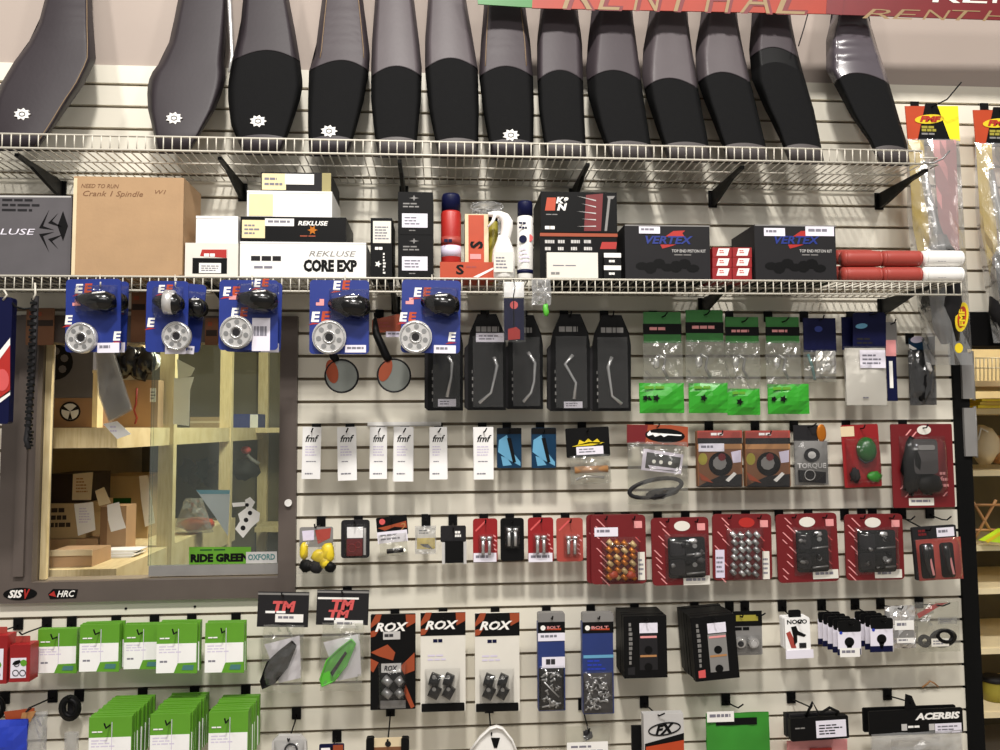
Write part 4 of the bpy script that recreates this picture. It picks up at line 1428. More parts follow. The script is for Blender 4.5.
t = pack('tyre_plug_pack', 'red card with green dome under a clear blister', 'pack', 842, 424.5, 879, 487, .10, 'red', None, -2, hk='red card with green dome')
t.panel('price_sticker', 840.5, 426, 854, 436, 'beige', .0012, .0006)
t.lump('green_dome', 865.5, 450, 9.5, 12.5, .03, 'greendark', .012, .03, 3, nu=16, nv=10)
t.tube('dome_ring', [(858, 458, .02), (864, 463, .028), (871, 461, .03), (874, 453, .024)], .003, 'charcoal')
t.lump('green_tab', 873, 477, 7, 5, .008, 'greenpack', .006, .25, 6)
t.lump('grey_part', 853, 475, 5, 7, .01, 'charcoal', .006, .3, 8)
t.blister('blister', 845, 438, 877, 484, 'blister', .002, .055)
t = pack('mount_pack', 'large red striped card with dark bracket inside', 'pack', 892, 424, 953.5, 507.5, .12, 'darkred', None, 0, hk='large red striped card')
for i in range(13):
    rr = random.Random(i)
    a, b = rr.uniform(893, 945), rr.uniform(428, 500)
    l = rr.uniform(4, 9)
    t.poly('pale_stripe', [(a, b), (a + 1.6, b), (a + 1.6 + l * .8, b - l), (a + l * .8, b - l)], 'pink', .001, .0005)
t.disc('oval_logo', 924, 430, 7, 'offwhite', .0016, .0008, ry=4.6)
t.lump('dark_bracket', 912, 466, 10, 27, .02, 'black', .01, .18, 4, nu=12, nv=9, rot=6)
t.lump('dark_bracket', 928, 484, 13, 10, .02, 'black', .01, .2, 5)
t.panel('grey_block', 914, 439, 938, 474, 'gunmetal', .028, .02, 4)
t.panel('plate', 918, 445, 935, 450, 'greyplastic', .030, .002, 2)
t.blister('blister', 900, 436, 946, 496, 'blister', .002, .045)
t.label(909, 498, 934, 505.5, .0015, 'offwhite', 1)
t.lines(940, 472, 950, 490, 3, 'pink', .0012, 'pale_print')

# ------------------------------------------------------------------ third row
t = T('glove_bag', 'yellow and black gloves in a printed bag by the window frame', 'parts bag', 316, 526, .11)
t.panel('printed_top', 299.5, 527, 333, 547, 'greyplastic', 0, .003, 2)
t.poly('red_print', [(315, 530), (331, 528), (330, 538), (318, 544)], 'brick', .001, .0006)
t.poly('pale_print', [(302, 531), (314, 530), (314, 540), (303, 541)], 'lilac', .001, .0006)
for cx, cy, rx, ry, m, s_ in ((304, 551, 4.5, 9, 'yellow', 1), (328, 553, 7, 10, 'yellow', 2), (319, 556, 8, 7, 'yellow', 3), (325, 563, 6, 6, 'yellow', 4), (306, 566, 7, 6.5, 'black', 5), (316, 567, 7, 6.5, 'charcoal', 6), (330, 567, 6, 5.5, 'black', 7)):
    t.lump('glove_finger', cx, cy, rx, ry, .014, m, .008 + s_ * .001, .12, s_)
t.bag('clear_bag', 298.5, 540, 335.5, 574, 'blister', .008, .024, .003, 7, 81)
hook('black hook carrying the yellow gloves', 316, 527, .11)
t = pack('bulb_pack', 'black clamshell with white window and dark red part', 'pack', 341, 520, 369.5, 558, .10, 'charcoal', None, 0, th=.008, r=3, hk='black clamshell with red part')
t.panel('white_panel', 347, 527, 363, 538, 'paper', .001, .0008)
t.panel('red_part', 346.5, 539, 362.5, 556, 'darkred', .006, .006, 1)
t.ring('red_coil', 352, 548, 4, .0015, 'red', .0075, n=12)
t.ring('red_coil', 358, 545, 3, .0015, 'red', .0075, n=12)
t.panel('pale_strip', 363.5, 528, 366, 555, 'paleplastic', .001, .0008)
t.blister('blister', 344, 524, 367, 557, 'blister', .002, .016)
t = pack('black_orange_header', 'tilted black and orange header bag with long white label', 'parts bag', 376, 516.5, 407, 536, .10, 'black', None, -5, hk='tilted black and orange header bag')
t.disc('orange_dot', 382, 521, 3, 'pinkred', .001, .0006)
t.poly('orange_flame', [(377, 527), (390, 525), (406, 522), (406, 529), (394, 527), (384, 530)], 'orange_dark', .001, .0006)
t.text('2', 398, 524, 405, 532, 'tan', .002, .0, .3)
t.label(376, 531, 406, 542.5, .003, 'label', 2)
t.bag('clear_bag', 377, 534, 405, 556, 'clear', .004, .01, .004, 7, 91)
t.tube('small_spring', [(384, 551, .004), (401, 551, .004)], .0075, 'charcoal', 8)
t = T('yellow_label_bag', 'little clear bag with yellow label', 'parts bag', 425.5, 524, .10)
t.bag('clear_bag', 415, 526, 436, 554, 'clearheavy', .004, .01, .003, 7, 95)
t.panel('white_top', 416, 528, 435, 538, 'offwhite', 0, .001)
t.lines(419, 530, 433, 535, 2, 'charcoal', .0008)
t.panel('yellow_label', 417, 538, 435, 549, 'yellow', .001, .001)
t.poly('black_print', [(420, 544), (428, 544), (433, 549), (424, 547)], 'black', .002, .0005)
t.panel('header_tab', 421.5, 514, 428, 526, 'black', .001, .002)
hook('black hook carrying the little yellow label bag', 425.5, 520, .10)
t = pack('black_pouch_pack', 'black pack with pale sides below a dark header', 'pack', 440.5, 526, 466, 542, .11, 'charcoal', None, 0, th=.012, hk='black pack with pale sides')
t.lines(455, 531, 464, 538, 2, 'white', .001, 'logo', frac=.7)
t.panel('pale_side', 442, 541, 445.5, 564, 'paleplastic', .0, .02)
t.panel('pale_side', 463, 541, 466.5, 564, 'paleplastic', .0, .02)
t.panel('dark_front', 445, 541, 463.5, 563, 'black', .003, .02)


def small_red(lab, x0, y0, x1, y1, m, stick, silver=(0, 0), pale=True):
    t = pack('small_bolt_card', lab, 'pack', x0, y0, x1, y1, .10, m, 'small bolt cards', 0, hk=lab, r=3)
    rr = random.Random(int(x0))
    if pale:
        for i in range(5):
            a = x1 - rr.uniform(3, 7)
            b = y0 + 16 + i * 4.5
            t.poly('pale_stripe', [(a, b), (a + 2.5, b + 1.4), (a + 2.5, b + 3), (a, b + 1.6)], 'pink', .001, .0005)
        t.poly('pale_stripe', [(x0 + 2, y0 + 12), (x0 + 12, y0 + 2), (x0 + 13, y0 + 3.4), (x0 + 3, y0 + 13.4)], 'pinkred', .001, .0005)
    cx, cy = (x0 + x1) / 2 + silver[0], y0 + 24 + silver[1]
    for a in (-3.2, 3.2):
        t.tube('bolt_shank', [(cx + a, cy - 7, .006), (cx + a, cy + 8, .006)], .0055, 'silver', 8)
        t.tube('bolt_head', [(cx + a, cy - 10, .006), (cx + a, cy - 7, .006)], .009, 'silver', 8)
    t.blister('blister', cx - 8, cy - 12, cx + 8, cy + 11, 'blister', .001, .02)
    if stick:
        t.label(x0 + .5, y1 - 9, x1 - 1, y1, .002, 'label', 1)
    return t


small_red('small red bolt card with white sticker next to the black card', 473, 518.5, 497.5, 562, 'red', True, (1, 4))
small_red('small black bolt card between two red ones', 500.5, 518, 524, 561, 'black', False, (0, -4), False)
small_red('small red bolt card with white sticker after the black card', 528, 517.5, 553.5, 562, 'red', True, (0, 4))
small_red('small red bolt card without sticker', 556.5, 518, 583, 561.5, 'brick', False, (2, 4))


def big_red(lab, x0, y0, x1, y1, kind, oval, labels, rot=0, inner=None, desc=''):
    t = pack('brake_pad_card', lab, 'pack', x0, y0, x1, y1, .11, 'darkred', 'large red striped cards', rot, r=4, th=.006)
    rr = random.Random(int(x0 * 3))
    w_, h_ = x1 - x0, y1 - y0
    for i in range(9):
        a, b = x0 + rr.uniform(1, w_ * .2), y0 + 4 + i * h_ / 9.5
        l = rr.uniform(4, 9)
        t.poly('pale_stripe', [(a, b), (a + 1.4, b), (a + 1.4 + l, b + l), (a + l, b + l)], 'pink', .001, .0005)
    for i in range(3):
        a, b = x1 - rr.uniform(8, 14), y0 + 22 + i * 12
        t.poly('pale_stripe', [(a, b), (a + 1.4, b), (a + 6, b + 5), (a + 4.6, b + 5)], 'pinkred', .001, .0005)
    t.panel('flag_print', x1 - 12, y0 + 6, x1 - 4, y0 + 13, 'pink', .001, .0006)
    if oval:
        t.disc('oval_logo', x0 + w_ * oval[0], y0 + 8.5, 8, oval[1], .0014, .0008, ry=5)
    ix0, iy0, ix1, iy1 = inner or (x0 + w_ * .26, y0 + h_ * .25, x0 + w_ * .86, y0 + h_ * .86)
    if kind == 'pads':
        iw, ih = ix1 - ix0, iy1 - iy0
        t.panel('dark_tray', ix0, iy0, ix1, iy1, 'blackgloss', .003, .002, 3)
        for q in range(2):
            cy = iy0 + ih * (.28 + .46 * q)
            e = t.panel('brake_pad', ix0 + iw * .05, cy - ih * .18, ix0 + iw * .45, cy + ih * .18, 'charcoal', .012, .008, 3)
            t.panel('pad_plate', ix0 + iw * .42, cy - ih * .2, ix0 + iw * .92, cy + ih * .14, 'blackgloss', .010, .006, 3)
            t.tube('pad_pin', [(ix0 + iw * .5, cy + ih * .16, .012), (ix0 + iw * .98, cy + ih * .12, .012)], .003, 'steel')
            t.disc('pad_hole', ix0 + iw * .72, cy - ih * .06, 2.4, 'steel', .012, .003, n=10)
        for q in range(8):
            t.lump('small_fitting', ix0 + iw * rr.uniform(.12, .95), iy0 + ih * rr.uniform(.1, .95), rr.uniform(2, 4.5), rr.uniform(1.4, 3.2), .005, ('black', 'gunmetal', 'blackgloss', 'steel')[q % 4], .014, .3, q + int(x0), None, 7, 5, rr.uniform(-40, 40))
        t.lump('spring_clip', ix0 + iw * .66, iy0 + ih * .1, 4, 2.5, .004, 'silver', .012, .3, 5)
    else:
        m1, m2 = ('amber', 'gold') if kind == 'amber' else ('steel', 'silver')
        iw, ih = ix1 - ix0, iy1 - iy0
        for j in range(6):
            for i in range(4):
                cx, cy = ix0 + iw * (.14 + .24 * i) + rr.uniform(-1, 1), iy0 + ih * (.09 + .165 * j) + rr.uniform(-1, 1)
                t.tube('chain_link', [(cx - 2.4, cy - 2.4, .004), (cx + 2.4, cy + 2.4, .009)], [.009, .0075], m1 if (i + j) % 3 else m2, 7)
        if kind == 'amber':
            for a in (.25, .8):
                t.lump('orange_knob', ix0 + iw * a, iy1 - 5, 5, 4, .008, 'orange', .01, .2, 5)
    t.blister('blister', ix0 - 3, iy0 - 3, ix1 + 3, iy1 + 3, 'blister', .002, .028)
    for b in labels:
        t.label(*b[:4], .0024, b[4], 1 if b[3] - b[1] < 14 else 4)
    for a, cn in ((.26, 'striped'), (.76, 'flag-print')):
        hook('black hook at the ' + cn + ' corner of the ' + desc, x0 + w_ * a, y0 + 4, .11)
    return t


big_red('large red card with amber chain pieces', 591, 515, 646, 584, 'amber', None, ((594.5, 527.5, 618, 536.5, 'label'), (638, 552, 645, 580, 'offwhite')), 0, (605, 540, 637, 580), desc='amber chain card')
big_red('large red card with black pads and white oval, next to the amber one', 651.5, 517.5, 709, 585, 'pads', (.53, 'offwhite'), ((683, 576, 709.5, 585, 'offwhite'),), -.5, (668, 537, 705, 578), desc='pad card next to the amber one')
big_red('large red card with silver chain pieces and red oval', 713, 514, 772, 580, 'silver', (.57, 'redbright'), ((716, 550, 725, 578, 'lilac'), (763, 551, 770, 579, 'offwhite')), .5, (730, 531, 761, 577), desc='silver chain card')
big_red('large red card with black pads and white oval, after the silver one', 776.5, 513.5, 837.5, 582, 'pads', (.5, 'offwhite'), ((812, 570, 837.5, 579, 'offwhite'),), -1, (796, 530, 828, 572), desc='pad card after the silver one')
big_red('large red card with black pads and white oval beneath the bracket card', 845.5, 514, 903.5, 580, 'pads', (.47, 'offwhite'), ((875, 569.5, 902, 578, 'offwhite'),), 0, (858, 530, 896, 572), desc='pad card beneath the bracket card')
t = copy_tree(type('x', (), {'o': [o for o in bpy.data.objects if o.get('label') == 'large red card with amber chain pieces'][0]}), (-.012, .012, .001), 'large red card mostly hidden behind the amber chain card', 'large red striped cards', ['card', 'pale_stripe'])
t = pack('lever_guard_pack', 'black and red clear-fronted pack with two black levers', 'pack', 913, 526, 957, 579, .14, 'charcoal', None, -3, th=.01, hk='clear-fronted pack with two levers', hx=926)
t.poly('red_panel', [(915, 539), (960, 538), (961, 580), (917, 580)], 'brick', .001, .001)
t.label(936.5, 528, 954, 537, .002, 'label', 1)
t.lines(918, 529, 930, 536, 2, 'darkred', .001, 'logo', frac=.7)
for a in (924, 944):
    t.panel('dark_recess', a - 5, 543, a + 9, 578, 'black', .002, .001, 3)
    t.tube('black_lever', [(a, 544, .012), (a + 1, 552, .016), (a + 3, 566, .016), (a + 7, 577, .012)], [.012, .012, .010, .007], 'blackgloss', 10)
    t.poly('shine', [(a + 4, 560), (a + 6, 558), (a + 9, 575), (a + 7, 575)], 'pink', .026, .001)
t.blister('blister', 915, 538, 959, 580, 'blister', .003, .04)
for px, w_ in ((876, 'bare black hook above the last pad card'), (910, 'bare black hook between pad card and lever pack'), (946, 'bare black hook above the lever pack sticker')):
    hook(w_, px - 4, 519.5, .07, .03, .014, .014)


# ------------------------------------------------------------------ fourth row
def red_carton(lab, x0, x1, y0, y1, d):
    t = pack('red_hang_carton', lab, 'pack', x0, y0, x1, y1, d, 'red', 'red hanging cartons', th=.05, r=0, card='carton')
    t.panel('hang_tab', x0 + (x1 - x0) * .3, y0 - 9, x1, y0 + 1, 'brick', -.03, .002, 1)
    t.panel('white_panel', x0 + 1, y0 + 13, x1 - 4, y1 - 4, 'label', .001, .0008)
    t.lump('part_picture', x0 + 7, y0 + 17.5, 4, 2, .001, 'black', .002, .2, 3, rot=-20)
    for a in range(2):
        t.ring('ring_picture', x0 + 6 + a * 7, y1 - 9, 3, .001, 'black', .002, n=10)
    t.disc('green_print', x0 + 14, y1 - 19, 3.4, 'green', .002, .0006, n=8)
    t.ring('ring_picture', x0 + 7, y1 - 18, 2.6, .001, 'black', .002, n=10)
    return t


red_carton('red hanging carton with rings printed on white, by the green cards', 9.5, 30, 645, 682, .17)
red_carton('red hanging carton over the blue bag, away from the green cards', -16, 7, 636, 684, .17)
for px, w_ in ((28, 'red hanging carton by the green cards'), (-2, 'red hanging carton farther from the green cards')):
    hook('black hook carrying the ' + w_, px, 632, .12, .05)


def green_card(lab, x0, y0, x1, y1, d, n, rot=0, hk=True, desc=''):
    t = T('green_white_pack', lab, 'pack', (x0 + x1) / 2, y0 + 3, d, 'green and white hanging packs', rot)
    h_, w_ = y1 - y0, x1 - x0
    t.panel('card', x0, y0, x1, y1, 'green', 0, .010)
    t.panel('white_panel', x0 - .2, y0 + h_ * .40, x1 - w_ * .02, y1 - .2, 'paper', .0006, .0008)
    e = t.poly('green_tab', [(x0 + w_ * .42, y1 + .3), (x0 + w_ * .52, y1 - h_ * .2), (x1, y1 - h_ * .22), (x1, y1 + .3)], 'green', .001, .0008)
    t.poly('teal_logo', [(x0 + w_ * .62, y1 - h_ * .06), (x0 + w_ * .66, y1 - h_ * .16), (x1 - w_ * .08, y1 - h_ * .16), (x1 - w_ * .1, y1 - h_ * .06)], 'teal', .002, .0006, e)
    t.lines(x0 + w_ * .08, y0 + h_ * .28, x0 + w_ * .5, y0 + h_ * .34, 1, 'paper', .0018)
    t.lines(x0 + w_ * .06, y0 + h_ * .45, x0 + w_ * .7, y0 + h_ * .62, 3, 'lilac', .0008)
    t.lines(x0 + w_ * .08, y1 - h_ * .25, x0 + w_ * .4, y1 - h_ * .2, 1, 'print', .0008, frac=.8)
    t.panel('fold_line', x0 + w_ * .53, y0 + h_ * .1, x0 + w_ * .545, y1 - h_ * .22, 'lilac', .0014, .0006)
    if n:
        stack(t, n, .0165, 'green card behind ' + desc, 'green and white hanging packs', ['card', 'white_panel'], .003)
    hook('black hook carrying ' + desc, (x0 + x1) / 2, y0 + 8, d, .04, .018, .0)
    return t


green_card('green and white pack beside the red carton', 37.5, 629, 76.5, 673, .10, 1, 0, desc='the green pack beside the red carton')
green_card('green and white pack above the round black coil', 79.5, 624.5, 119, 671.5, .13, 2, 0, desc='the green pack above the coil')
green_card('green and white pack half covered by its neighbour', 124, 624.5, 160, 669, .11, 1, 0, desc='the half-covered green pack')
green_card('green and white pack overlapping its neighbour below the window', 156.5, 624, 197, 673, .15, 3, 0, desc='the overlapping green pack')
green_card('green and white pack next to the black header bag', 205, 623, 244, 672.5, .14, 2, 0, desc='the green pack next to the header bag')
green_card('front pack of the deep green stack beside the coil', 88.5, 717, 131.5, 768, .255, 11, 0, desc='the deep green stack beside the coil')
green_card('front pack of the middle deep green stack', 150, 714, 190, 766, .235, 11, 0, desc='the middle deep green stack')
green_card('front pack of the deep green stack next to bare slats', 208.5, 712, 248, 764, .215, 9, 0, desc='the deep green stack next to bare slats')


def tm_bag(lab, x0, y0, x1, rot, partmat, seed, two):
    t = T('chain_slider_bag', lab, 'parts bag', (x0 + x1) / 2, y0 + 4, .12, 'bags with charcoal headers', rot)
    t.panel('header_card', x0, y0, x1, y0 + 35, 'charcoal', 0, .003)
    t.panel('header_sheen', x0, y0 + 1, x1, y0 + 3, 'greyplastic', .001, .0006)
    t.text('TM', x0 + 15, y0 + 9, x0 + 38, y0 + 20, 'pinkred', .001, .06, .15)
    if two:
        t.text('TM', x0 + 12, y0 + 20, x0 + 33, y0 + 28, 'pinkred', .001, .06, .15)
        t.panel('white_strip', x0 + 1, y0 + 7.5, x1 - 10, y0 + 9.5, 'white', .0016, .0006)
    t.lines(x0 + 8, y0 + 19 + (9 if two else 0), x1 - 8, y0 + 21.5 + (9 if two else 0), 1, 'paper', .0014, frac=.9)
    t.label(x0 + 18, y0 + 22 + (8 if two else 0), x1 - 5, y0 + 30 + (8 if two else 0), .002, 'white', 1)
    cx = (x0 + x1) / 2
    by = y0 + 35
    t.poly('paper_sheet', [(x0 + 8, by + 18), (x1 - 8, by + 8), (x1 - 5, by + 50), (x0 + 24, by + 56)], 'label', .002, .001)
    pts = [(cx + 10, by + 14), (cx + 14, by + 18), (cx + 6, by + 40), (cx - 6, by + 56), (cx - 18, by + 62), (cx - 20, by + 55), (cx - 14, by + 36), (cx - 2, by + 24)]
    e = t.poly('slider', pts, partmat, .014, .010)
    t.poly('slot', [(cx + 4, by + 26), (cx + 6, by + 28), (cx - 8, by + 52), (cx - 10, by + 48)], 'blackmatte' if partmat != 'black' else 'charcoal', .0155, .002, e)
    t.tube('slider_rim', [(p[0], p[1], .015) for p in pts], .003, partmat, 6, True, e)
    t.bag('clear_bag', x0 + 6, by - 2, x1 - 4, by + 66, 'clear', .008, .018, .006, 9, seed)
    hook('black hook carrying the ' + lab, cx, y0 + 3, .12)
    return t


tm_bag('charcoal header bag with a black chain slider', 258, 592, 309, 2, 'black', 101, False)
tm_bag('charcoal header bag with a bright green chain slider', 317, 590, 369, 2, 'greenpart', 105, True)


def rox(lab, x0, y0, x1, y1, full):
    t = pack('riser_pack', lab, 'pack', x0, y0, x1, y1, .11, 'black' if full else 'offwhite', 'orange and black riser packs', hk=lab, th=.012, r=1)
    w_ = x1 - x0
    if not full:
        t.panel('black_header', x0, y0, x1, y0 + 23, 'black', .001, .0008)
    t.poly('orange_shard', [(x0 + w_ * .12, y0), (x0 + w_ * .25, y0), (x0 + w_ * .2, y0 + 7), (x0, y0 + 14), (x0, y0 + 10)], 'orange_dark', .002, .0006)
    t.poly('orange_shard', [(x0 + w_ * .78, y0), (x1, y0), (x1, y0 + 8), (x0 + w_ * .8, y0 + 13)], 'orange_dark', .002, .0006)
    t.poly('orange_shard', [(x0, y0 + 17), (x0 + w_ * .2, y0 + 15), (x0 + w_ * .1, y0 + 22), (x0, y0 + 23)], 'orange_dark', .002, .0006)
    t.text('ROX', x0 + w_ * .1, y0 + 8, x0 + w_ * .84, y0 + 17, 'white', .003, .04, .3)
    cx = (x0 + x1) / 2
    if full:
        for pl in ([(0, 38), (.38, 30), (.55, 38), (.5, 46), (.2, 42)], [(.66, 52), (.98, 38), (.98, 56), (.75, 60)], [(0, 44), (.18, 48), (.06, 58), (0, 56)], [(.78, 70), (.98, 92), (.9, 94), (.74, 78)]):
            t.poly('orange_shard', [(x0 + w_ * a, y0 + b) for a, b in pl], 'orange_dark', .0016, .0006)
        t.panel('grey_label', x0 + w_ * .28, y0 + 17, x0 + w_ * .66, y0 + 25, 'paleplastic', .0034, .0006)
        t.lines(x0 + w_ * .31, y0 + 19.5, x0 + w_ * .65, y0 + 22.5, 1, 'printdark', .0044, 'label_print', frac=.95)
        t.panel('label_strip', x0 + w_ * .24, y0 + 49, x0 + w_ * .68, y0 + 58, 'paleplastic', .004, .0008)
        t.text('ROX', x0 + w_ * .3, y0 + 51, x0 + w_ * .6, y0 + 56.5, 'printdark', .0052, .04, .2)
        for q in range(4):
            t.tube('alloy_clamp', [(x0 + w_ * (.3 + .3 * (q % 2)), y0 + 64 + 12 * (q // 2), .006), (x0 + w_ * (.45 + .25 * (q % 2)), y0 + 70 + 12 * (q // 2), .016)], [.014, .012], 'steel', 10)
        t.panel('pale_tray', x0 + w_ * .22, y0 + 86, x0 + w_ * .78, y0 + 94, 'greyplastic', .004, .002)
        t.blister('blister', x0 + w_ * .16, y0 + 48, x0 + w_ * .8, y1 - 2, 'blister', .003, .035)
    else:
        t.lines(x0 + w_ * .28, y0 + 26.5, x0 + w_ * .64, y0 + 30, 1, 'navy', .001, 'size_print', frac=.95)
        t.lines(x0 + w_ * .16, y0 + 42, x0 + w_ * .76, y0 + 50, 2, 'lilac', .001, 'pen_scribble')
        t.panel('black_foot', x0 + 1, y1 - 8, x1 - 1, y1, 'black', .004, .014, 1)
        for q in range(4):
            t.tube('black_clamp', [(x0 + w_ * (.22 + .32 * (q % 2)), y0 + 66 + 11 * (q // 2), .008), (x0 + w_ * (.42 + .3 * (q % 2)), y0 + 69 + 13 * (q // 2), .014)], [.021, .019], 'blackgloss', 10)
            t.disc('clamp_bolt', x0 + w_ * (.3 + .32 * (q % 2)), y0 + 65 + 12 * (q // 2), 2, 'steel', .03, .004, n=8)
        t.blister('blister', x0 + w_ * .1, y0 + 56, x0 + w_ * .88, y1 - 8, 'blister', .003, .036)
    return t


rox('riser pack printed all over in orange and black', 370.5, 614.5, 415.5, 709.5, True)
rox('white-fronted riser pack beside the all-over orange one', 420.5, 612.5, 465.5, 711.5, False)
rox('white-fronted riser pack beside the blue screw packs', 475, 613, 519.5, 711.5, False)


def screws(lab, x0, y0, x1, y1, stick, ymet, seed):
    t = pack('screw_pack', lab, 'pack', x0, y0, x1, y1, .13, 'denim', 'blue screw packs', th=.03, r=1, hk=lab, hy=y0 - 4)
    w_ = x1 - x0
    t.panel('hang_tab', x0, y0 - 9, x1, y0 + 1, 'greyplastic', .0, .03, 2)
    t.panel('black_header', x0, y0, x1, y0 + 11, 'black', .001, .0008)
    t.poly('orange_bar', [(x0 + 6, y0 + 8), (x1 - 4, y0 + 6), (x1 - 4, y0 + 8)], 'orange', .002, .0005)
    t.disc('round_logo', x0 + 5, y0 + 6, 2.6, 'white', .002, .0005, n=10)
    t.text('BOLT', x0 + 9, y0 + 4, x1 - 5, y0 + 7, 'pink', .002, .02)
    if stick:
        t.label(x0, y0 + 11, x1, y0 + 19, .002, 'label', 1)
        t.panel('white_panel', x0 + 4, y0 + 35, x1, y0 + 46, 'label', .001, .0008)
        t.lines(x0 + 8, y0 + 37, x1 - 3, y0 + 43, 1, 'printdark', .002, frac=.9)
    else:
        t.panel('pale_line', x0 + 1, y0 + 33, x1, y0 + 36, 'skyblue', .001, .0008)
        t.lines(x0 + 5, y0 + 38, x1 - 5, y0 + 50, 3, 'bluebright', .001)
    t.panel('dark_tray', x0 + 1, ymet, x1 - 1, y1 - 1, 'blackgloss' if stick else 'gunmetal', .001, .0008)
    rr = random.Random(seed)
    for i in range(20 if stick else 44):
        a, b = rr.uniform(x0 + 4, x1 - 5), rr.uniform(ymet + 4, y1 - 6)
        an = rr.uniform(0, math.pi)
        l = rr.uniform(3, 7)
        p, q = (a, b, .006), (min(x1 - 3, max(x0 + 3, a + l * math.cos(an))), min(y1 - 3, b + l * math.sin(an)), .009)
        t.tube('screw', [p, ((p[0] * .8 + q[0] * .2), (p[1] * .8 + q[1] * .2), .0066), ((p[0] * .79 + q[0] * .21), (p[1] * .79 + q[1] * .21), .0067), q], [.0066, .0066, .0032, .0028], 'silver', 6)
    if stick:
        t.tube('long_bolt', [(x0 + 4, y1 - 4, .007), (x1 - 4, y1 - 8, .007)], .003, 'silver')
        t.tube('long_bolt', [(x0 + 6, ymet + 14, .007), (x1 - 6, y1 - 14, .007)], .0026, 'silver')
    t.blister('blister', x0 + .5, ymet - 2, x1 - .5, y1, 'blister', .002, .02)
    return t


screws('blue screw pack with white sticker and black tray', 538, 622, 565, 711, True, 668, 3)
screws('blue screw pack packed with loose bright screws', 582.5, 622, 613.5, 714, False, 673, 8)


def chain_box(lab, x0, y0, x1, y1, d, n, rot, desc):
    t = pack('black_hang_carton', lab, 'pack', x0, y0, x1, y1, d, 'black', 'black hanging cartons', rot, th=.024, r=0, card='carton', hk=desc)
    w_ = x1 - x0
    t.lines(x0 + 5, y0 + 7, x0 + 9, y1 - 12, 9, 'greyplastic', .001, 'side_print', frac=.7)
    t.panel('pale_label', x0 + w_ * .36, y0 + 7, x0 + w_ * .78, y0 + 17, 'label', .001, .0008)
    t.panel('part_picture', x0 + w_ * .36, y0 + 18, x0 + w_ * .78, y1 - 8, 'greyplastic' if rot else 'charcoal', .001, .0008)
    t.panel('pale_line', x0 + w_ * .38, y0 + 20, x0 + w_ * .76, y0 + 22, 'pink', .002, .0006)
    t.panel('pale_line', x0 + w_ * .38, y0 + 39, x0 + w_ * .76, y0 + 41, 'tan', .002, .0006)
    t.disc('hole_picture', x0 + w_ * .57, y0 + 34, 4, 'black', .002, .0006)
    t.disc('hole_picture', x0 + w_ * .57, y1 - 11, 4, 'black', .002, .0006)
    t.poly('brand_patch', [(x0 + 4, y1 - 10), (x0 + 11, y1 - 11), (x0 + 11, y1 - 3), (x0 + 4, y1 - 3)], 'pinkred' if rot else 'charcoal', .001, .0006)
    stack(t, n, .026, 'black cartons hung with the ' + desc, 'black hanging cartons', ['carton', 'side_print'], .003)
    return t


chain_box('black hanging carton with dark product picture', 624, 616, 667, 678, .15, 4, 0, 'carton with dark product picture')
chain_box('tilted black hanging carton with grey product picture', 691, 616, 735, 680, .19, 5, -4, 'carton with grey product picture')

t = pack('twin_pod_pack', 'pack with two round silver pods and green band', 'pack', 733, 612, 762, 655, .10, 'greyplastic', hk='pack with two silver pods', hx=740)
t.panel('dark_header', 733, 611, 762, 626, 'black', .001, .0008)
t.panel('green_band', 736, 615, 758, 621, 'olive', .002, .0006)
t.lines(735, 627, 760, 631, 1, 'black', .001, frac=.8)
for a in (741, 754):
    t.disc('pod', a, 643, 5.2, 'silver', .012, .012)
    t.disc('pod_face', a, 644, 3, 'charcoal' if a < 750 else 'paleplastic', .013, .002)
    t.blister('blister', a - 6.5, 635, a + 6.5, 653, 'blister', .002, .022)
hook('black hook holding the second corner of the silver pod pack', 756, 615, .10, side=.02)

t = pack('plug_cap_pack', 'white pack with black plug cap picture and pale foot strip', 'pack', 785, 617.5, 810, 650, .12, 'paper', hk='pack with plug cap picture', th=.012, rot=-1)
t.text('NOCO', 787, 619.5, 807, 624, 'black', .001, .03)
t.poly('red_picture', [(786, 633), (790, 631), (794, 640), (796, 648), (791, 648)], 'brick', .001, .0006)
t.poly('cap_picture', [(791, 627), (796, 626), (798, 631), (806, 635), (804, 637), (797, 635), (797, 642), (794, 645), (793, 636)], 'black', .0018, .0006)
t.panel('plug_picture', 799, 643, 806, 648, 'charcoal', .0018, .0006)
t.panel('pale_foot', 785.5, 650, 813, 658.5, 'label', .002, .003)
t.panel('black_cap', 789, 610, 801, 618, 'black', -.004, .006, 2)
stack(t, 2, .015, 'packs hung with the plug cap picture pack', 'plug cap packs', ['card'])


def plugs(lab, x0, y0, x1, y1, n, label, d, desc):
    t = T('spark_plug_pack', lab, 'pack', (x0 + x1) / 2, y0 + 2, d, 'lilac spark plug packs')
    t.panel('card', x0, y0, x1, y1, 'label', 0, .003)
    t.panel('black_header', x0, y0 - 7, x1, y0 + 4, 'black', .0006, .004, 2)
    t.disc('blue_dot', x0 + 3, y0 + 5, 1.6, 'bluebright', .001, .0006, n=8)
    cx = (x0 + x1) / 2
    t.disc('tree_mark', cx, y0 + 14, 4.8, 'black', .001, .0006)
    t.poly('tree_mark', [(cx - 3, y0 + 17), (cx + 3, y0 + 17), (cx + .8, y0 + 24), (cx - .8, y0 + 24)], 'black', .001, .0006)
    t.panel('navy_foot', x0, y1 - 6, x1, y1, 'navy', .001, .004)
    if label:
        t.label(x0 + 2, y1 - 7, x1 - 1, y1 + 2, .003, 'white', 1)
    stack(t, n, .033, 'pack among the ' + desc, 'lilac spark plug packs', ['card', 'black_header', 'navy_foot'], .002)
    hook('black hook carrying the ' + desc, cx, y0 - 4, d)


